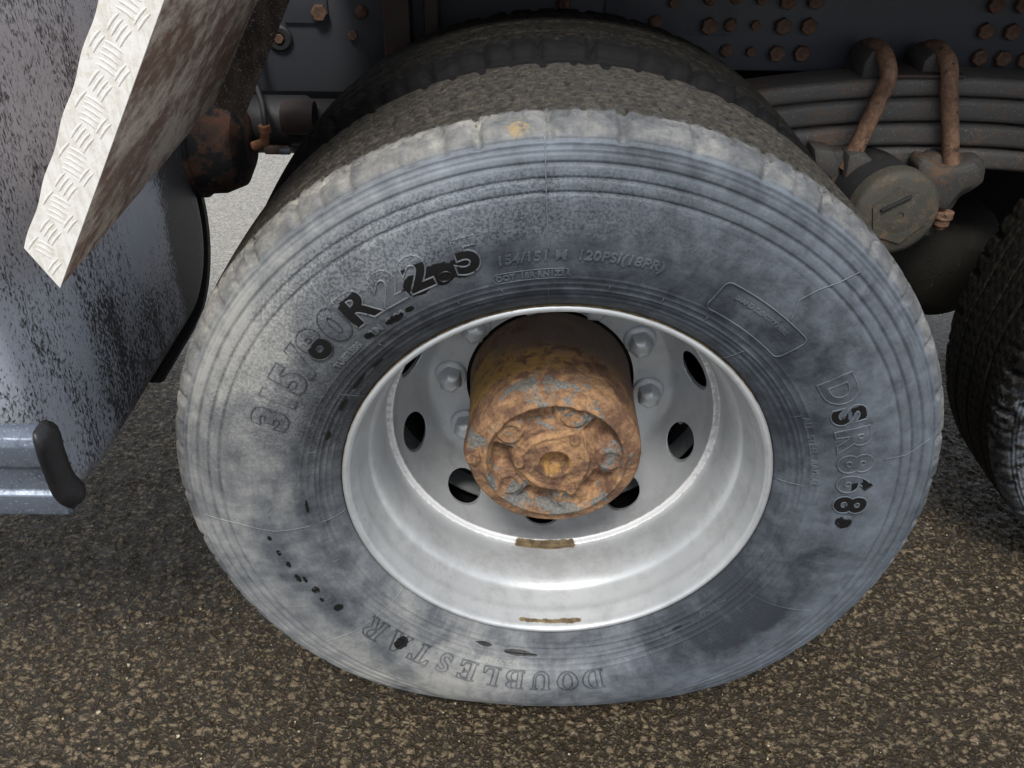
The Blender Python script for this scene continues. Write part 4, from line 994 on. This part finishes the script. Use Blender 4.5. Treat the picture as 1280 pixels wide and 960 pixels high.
# ---- brake chamber and rod, left behind the tank
q = at(268, 185, .66)
cb = lathe('brake_chamber', [(0, -.12), (.055, -.12), (.082, -.10), (.092, -.06), (.094, -.01), (.101, -.008), (.101, .012), (.094, .014), (.092, .05), (.078, .085), (.045, .102), (0, .105)], 56)
cb2 = link('brake_chamber', cb, MT['chamber'], truck, (q.x-.03, .66, H+q.z+.01), (0, R_(6), R_(-90)))
q = at(372, 158, .72)
link('brake_cylinder', lathe('brake_cylinder', [(0, -.10), (.042, -.10), (.046, -.09), (.046, .02), (.040, .03), (.040, .09), (.046, .095), (.046, .14), (0, .14)], 36), MT['dark'], truck, (q.x, .72, H+q.z+.012), (0, 0, R_(-90)))
q = at(372, 140, .68)
link('rusty_pin', lathe('rusty_pin', [(0, -.03), (.026, -.03), (.030, -.02), (.030, .03), (0, .03)], 24), MT['railrust'], truck, (q.x+.005, .665, H+q.z-.006), (0, 0, R_(-90)))
q0 = at(316, 183, .63); q1 = at(331, 178, .63); q2 = at(331, 163, .63)
el = link('hose_elbow', tube('hose_elbow', [q0, q0.lerp(q1, .7), q1, q1.lerp(q2, .3), q2], [.0085, .0085, .0095, .0085, .0085], 10), MT['brass'], truck, PO)
link('hose_nut', hexbolt(.0115, .014, 6), MT['brass'], truck, (q2.x, q2.y, H+q2.z-.004), (R_(-90), 0, 0))
q3 = at(328, 130, .65); q4 = at(318, 100, .70)
link('air_hose', tube('air_hose', [q2, q2+Vector((.002, .002, .015)), q3, q4, q4+Vector((0, .1, .1))], .0055, 10), MT['dark'], truck, PO)
q = at(348, 185, .70); bm = bmesh.new(); box(bm, (0, 0, 0), (.05, .03, .018), bev=.004); link('clamp_plate', from_bm('clamp_plate', bm, 30), MT['railrust'], truck, (q.x, .70, H+q.z))
q = at(357, 188, .69); bm = bmesh.new(); box(bm, (0, 0, 0), (.022, .02, .012), bev=.003); link('clamp_nut', from_bm('clamp_nut', bm, 30), MT['guardalu'], truck, (q.x, .69, H+q.z))

# ---- fuel tank: rounded D-shaped black tank with end facing the wheel
def tank():
    x1, x0 = -.655, -1.7; cx = (x0+x1)/2; hx = (x1-x0)/2
    y0, y1, z0, z1 = -.115, .63, -.012, .90; cy = (y0+y1)/2; hy = (y1-y0)/2; cz = (z0+z1)/2; hz = (z1-z0)/2
    # section outline as rounded rectangle with radius rc, ends pulled in with radius re
    def outline(inset, n=14, rc=.17):
        out = []; rr = max(rc-inset, .004)
        for sy, sz, a0 in ((1, -1, -90), (1, 1, 0), (-1, 1, 90), (-1, -1, 180)):
            rq = rr if sz < 0 else rr
            yc = cy+sy*(hy-inset-rq); zc = cz+sz*(hz-inset-rq)
            for i in range(n+1): a = R_(a0+90*i/n); out.append((yc+rq*math.cos(a), zc+rq*math.sin(a)))
            # straight part subdivisions
        o2 = []
        m = len(out)
        for i in range(m):
            p, q_ = out[i], out[(i+1) % m]; L = math.hypot(q_[0]-p[0], q_[1]-p[1]); k = max(1, int(L/.02))
            if i % (n+1) == n: k = 24
            else: k = 1
            for j in range(k): o2.append((p[0]+(q_[0]-p[0])*j/k, p[1]+(q_[1]-p[1])*j/k))
        return o2
    re = .050; rings = []
    xs = [(x0, 0)]+[(x0+(x1-re-x0)*i/30, 0) for i in range(1, 31)]+[(x1-re+re*math.sin(R_(a)), re*(1-math.cos(R_(a)))) for a in range(9, 91, 9)]
    for x, ins in xs: rings.append([(x, y, z) for y, z in outline(ins)])
    base = outline(re)
    for f in np.linspace(.92, .02, 14): rings.append([(x1+.006*(1-f*f), cy+(y-cy)*f, cz+(z-cz)*f) for y, z in base])
    V = np.array(rings).reshape(-1, 3); me = mesh_np('fuel_tank', V, grid_quads(len(rings), len(rings[0]), True)[:, ::-1])
    x, y, z = V.T
    sp_ = .22+.05*vnoise(V, 6, 3)+.20*sstep(z, .30, .50)*(y < .05)
    for u_, v_, fx, fy, rad, am in ((60, 235, None, -.115, .07, .34), (110, 260, None, -.115, .07, .45), (20, 220, None, -.115, .06, .25), (130, 330, None, -.10, .06, .40), (140, 420, -.655, None, .05, .38), (175, 470, -.655, None, .06, .40), (200, 400, -.655, None, .06, .42), (225, 330, -.655, None, .07, .5),
        (120, 520, -.655, None, .05, .15), (35, 470, None, -.115, .03, .35), (70, 510, None, -.115, .03, .25), (50, 370, None, -.115, .07, -.32), (10, 420, None, -.115, .05, -.30), (175, 260, -.655, None, .05, -.55), (190, 330, -.655, None, .045, -.30), (90, 430, None, -.115, .05, -.20), (60, 60, None, -.115, .1, .02), (235, 200, -.655, None, .06, .3), (90, 545, None, -.1, .05, .2)):
        P = at(u_, v_, x=fx) if fx is not None else at(u_, v_, y=fy)
        sp_ = sp_+am*np.exp(-.5*((x-P.x)**2+(y-P.y)**2+((z-P.z)*.6)**2)/(rad*.8)**2)  # negative blobs thin the spray and bare the painted sky sheen
    sp_ = sp_+.7*sstep(y, .40, .47)*(x > -.75)
    setattr_(me, 'spray', sp_); bm = bmesh.new(); bm.from_mesh(me); bmesh.ops.recalc_face_normals(bm, faces=bm.faces); bm.to_mesh(me); bm.free(); me.set_sharp_from_angle(angle=R_(60)); return me
tk = link('fuel_tank', tank(), MT['tank'], truck, PO)
# rear seam flange of the tank
pts = []
for i in range(44):
    t = i/43
    if t < .3: pts.append((-.675, .28+.185*t/.3, -.016))
    elif t < .7: a = (t-.3)/.4*PI/2; pts.append((-.675, .465+.170*math.sin(a), .154-.170*math.cos(a)))
    else: pts.append((-.675, .635, .154+.7*(t-.7)/.3))
V = []; Fc = []
for i, (x, y, z) in enumerate(pts):
    V += [(x-.05, y, z), (x+.012, y, z), (x+.012, y+.014, z-.006), (x-.05, y+.014, z-.006)]
for i in range(len(pts)-1):
    for k in range(4): Fc.append((i*4+k, i*4+(k+1) % 4, i*4+4+(k+1) % 4, i*4+4+k))
me = bpy.data.meshes.new('tank_seam'); me.from_pydata(V, [], Fc); me.update(); link('tank_seam', me, MT['tankseam'], tk)

# ---- aluminium side guard rail with black end cap
g0 = at(45, 537, -.16); g1 = at(95, 632, -.16)
zt = g0.z; zb = at(60, 634, -.16).z
ph = zt-zb
sec = [(-.158, zt), (-.172, zt-.004), (-.176, zt-ph*.12), (-.176, zt-ph*.36), (-.171, zt-ph*.40), (-.171, zt-ph*.68), (-.177, zt-ph*.72), (-.178, zt-ph*.96), (-.172, zb), (-.150, zb), (-.148, zb+.01), (-.148, zt)]
me = prism('side_guard_rail', sec, -1.9, g0.x, .002, axis='x')
bm = bmesh.new(); bm.from_mesh(me)
for v in bm.verts:
    if v.co.x > -1: v.co.x += (zt-v.co.z)*.12
bm.to_mesh(me); bm.free()
sg = link('side_guard_rail', me, MT['guardalu'], truck, PO)
path = [(at(44, 536, -.185)), (at(46, 552, -.192)), (at(52, 575, -.192)), (at(60, 597, -.190)), (at(68, 615, -.188)), (at(78, 626, -.184)), (at(95, 630, -.170))]
V, Fc = [], []
for i, p in enumerate(path):
    w_ = [.004, .010, .010, .010, .011, .014, .003][i]; dp = [.014, .024, .026, .026, .026, .024, .010][i]
    d = Vector((1, 0, .35)).normalized()
    a = p-d*w_*.1; b = p+d*w_
    V += [tuple(a+Vector((0, .012, 0))), tuple(a+Vector((0, -.003, 0))), tuple((a+b)/2+Vector((0, -.009, 0))), tuple(b+Vector((0, -.003, 0))), tuple(b+Vector((0.004, dp, 0))), tuple(a+Vector((0, dp, 0)))]
for i in range(len(path)-1):
    for k in range(6): Fc.append((i*6+k, i*6+(k+1) % 6, i*6+6+(k+1) % 6, i*6+6+k))
Fc += [tuple(range(6)), tuple((len(path)-1)*6+k for k in range(5, -1, -1))]
me = bpy.data.meshes.new('end_cap'); me.from_pydata(V, [], Fc); me.update()
bm = bmesh.new(); bm.from_mesh(me); bmesh.ops.recalc_face_normals(bm, faces=bm.faces); bmesh.ops.subdivide_edges(bm, edges=bm.edges[:], cuts=1, use_grid_fill=True, smooth=.5); bm.to_mesh(me); bm.free()
for p in me.polygons: p.use_smooth = True
link('end_cap', me, MT['capblack'], sg)

# ---- mudguard: slanting Z-section plate, its outer flange of checker sheet catching the light
fb = at(75, 360, -.08); ft = at(205, 0, -.08); dr = (ft-fb).normalized()
al = at(30, 310, -.08); wv = al-fb; wv = wv-dr*0
L = (ft-fb).length+.25
mg = bpy.data.objects.new('mudguard', None); COL.objects.link(mg); mg.parent = truck; mg.location = PO
def sheet(name, a, b, c, d, th, m, nrm, nu=60, nv=8, wavy=None):
    """sheet through 4 corners a-b (one long side), d-c (other), thickness th along nrm"""
    u = np.linspace(0, 1, nu)[:, None, None]; v = np.linspace(0, 1, nv)[None, :, None]
    a, b, c, d = map(np.array, (a, b, c, d)); Pm = a*(1-u)*(1-v)+b*u*(1-v)+c*u*v+d*(1-u)*v
    if wavy is not None: Pm = Pm+np.array(wavy(u, v))
    nn = np.array(nrm)*th; V = np.concatenate([Pm.reshape(-1, 3), (Pm+nn).reshape(-1, 3)]); g = grid_quads(nu, nv); N = nu*nv
    Q = [g, g[:, ::-1]+N]
    def strip(idx): idx = np.array(idx); return np.stack([idx[:-1], idx[1:], idx[1:]+N, idx[:-1]+N], -1)
    Q += [strip([i*nv for i in range(nu)]), strip([i*nv+nv-1 for i in range(nu)])[:, ::-1], strip(list(range(nv)))[:, ::-1], strip([(nu-1)*nv+j for j in range(nv)])]
    me = mesh_np(name, V, np.vstack(Q)); bm = bmesh.new(); bm.from_mesh(me); bmesh.ops.recalc_face_normals(bm, faces=bm.faces); me2 = from_bm(name, bm, 35); bpy.data.meshes.remove(me)
    return link(name, me2, MT[m], mg)
YB = .55
wv_ = Vector((wv.x, 0, wv.z))
top = fb+dr*L
# outer flange, its far edge slightly scalloped where it is folded
fl = sheet('outer_flange', fb, top, top+wv_*1.22, fb+wv_, .003, 'alu', (0, 1, 0), 90, 10, lambda u, v: np.concatenate([-.0009*np.sin(u*52)*v, 0*u*v, .0005*np.sin(u*52)*v], -1))
bb = Vector((fb.x, YB, fb.z)); 
qb = at(265, 132, YB); 
b0 = Vector((fb.x, fb.y, fb.z)); b1 = Vector((qb.x, YB, qb.z)); t1 = b1+dr*L
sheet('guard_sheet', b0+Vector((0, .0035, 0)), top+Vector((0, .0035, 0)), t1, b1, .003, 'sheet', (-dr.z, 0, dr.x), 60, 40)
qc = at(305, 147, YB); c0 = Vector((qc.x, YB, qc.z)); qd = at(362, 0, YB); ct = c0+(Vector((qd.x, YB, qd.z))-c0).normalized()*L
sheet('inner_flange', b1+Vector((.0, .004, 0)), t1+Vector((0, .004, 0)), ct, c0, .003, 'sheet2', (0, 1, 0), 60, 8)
# raised tread bars of the checker sheet
def bar_me():
    bm = bmesh.new(); n = 9; Lb, wb, hb = .0105, .0012, .0005
    rows = []
    for i in range(n):
        t = -1+2*i/(n-1); x = t*Lb; ww = wb*math.sqrt(max(0, 1-t*t))+.00008; z = .0012*(1-t*t)
        rows.append([bm.verts.new((x, 0, -ww+z)), bm.verts.new((x, -hb*math.sqrt(max(0, 1-t*t))-.00005, z)), bm.verts.new((x, 0, ww+z))])
    for a, b in zip(rows, rows[1:]): bm.faces.new((a[0], a[1], b[1], b[0])); bm.faces.new((a[1], a[2], b[2], b[1]))
    bmesh.ops.recalc_face_normals(bm, faces=bm.faces); return from_bm('raised_bar', bm, 60)
barme = bar_me(); barme.materials.append(MT['alu'])
ex = wv_.normalized(); ez = dr
nb = 0
cell = .030
for i in range(-1, 17):
    for j in range(3):
        s_ = .012+i*cell; across = .008+j*.0235
        along = (i+j) % 2 == 0
        for k in range(4 if along else 5):
            if along: off = (k-1.5)*.0058; px, pz, rot = across+off, s_+.004, 90
            else: off = (k-2)*.0062; px, pz, rot = across, s_+off+.004, 0
            W = wv_.length*(1+.22*s_/L)
            if px < .006 or px > W-.007 or pz < .010 or pz-px*.0 < .012: continue
            if rot == 0 and ((W-px) < .016 or px < .013): continue
            if pz < .012+.0*px: continue
            P = fb+ez*pz+ex*px; o = link('raised_bar', barme, MT['alu'], mg)
            base = Matrix((Vector((ex.x, 0, ex.z)), Vector((0, 1, 0)), Vector((ez.x, 0, ez.z)))).transposed()
            o.matrix_local = Matrix.Translation(Vector((P.x, -.0805, P.z))) @ (base @ Matrix.Rotation(R_(rot+(8 if rot == 0 else 4)), 3, 'Y')).to_4x4()
            nb += 1
# unseen load deck of the truck, shaped to keep the sky off the chassis
bm = bmesh.new(); box(bm, (1.75, 1.23, .645), (4.3, 1.62, .08), bev=.01); link('unseen_load_deck', from_bm('unseen_load_deck', bm, 30), MT['dark'], truck, PO)
print('bars', nb, 'objects', len(bpy.data.objects))
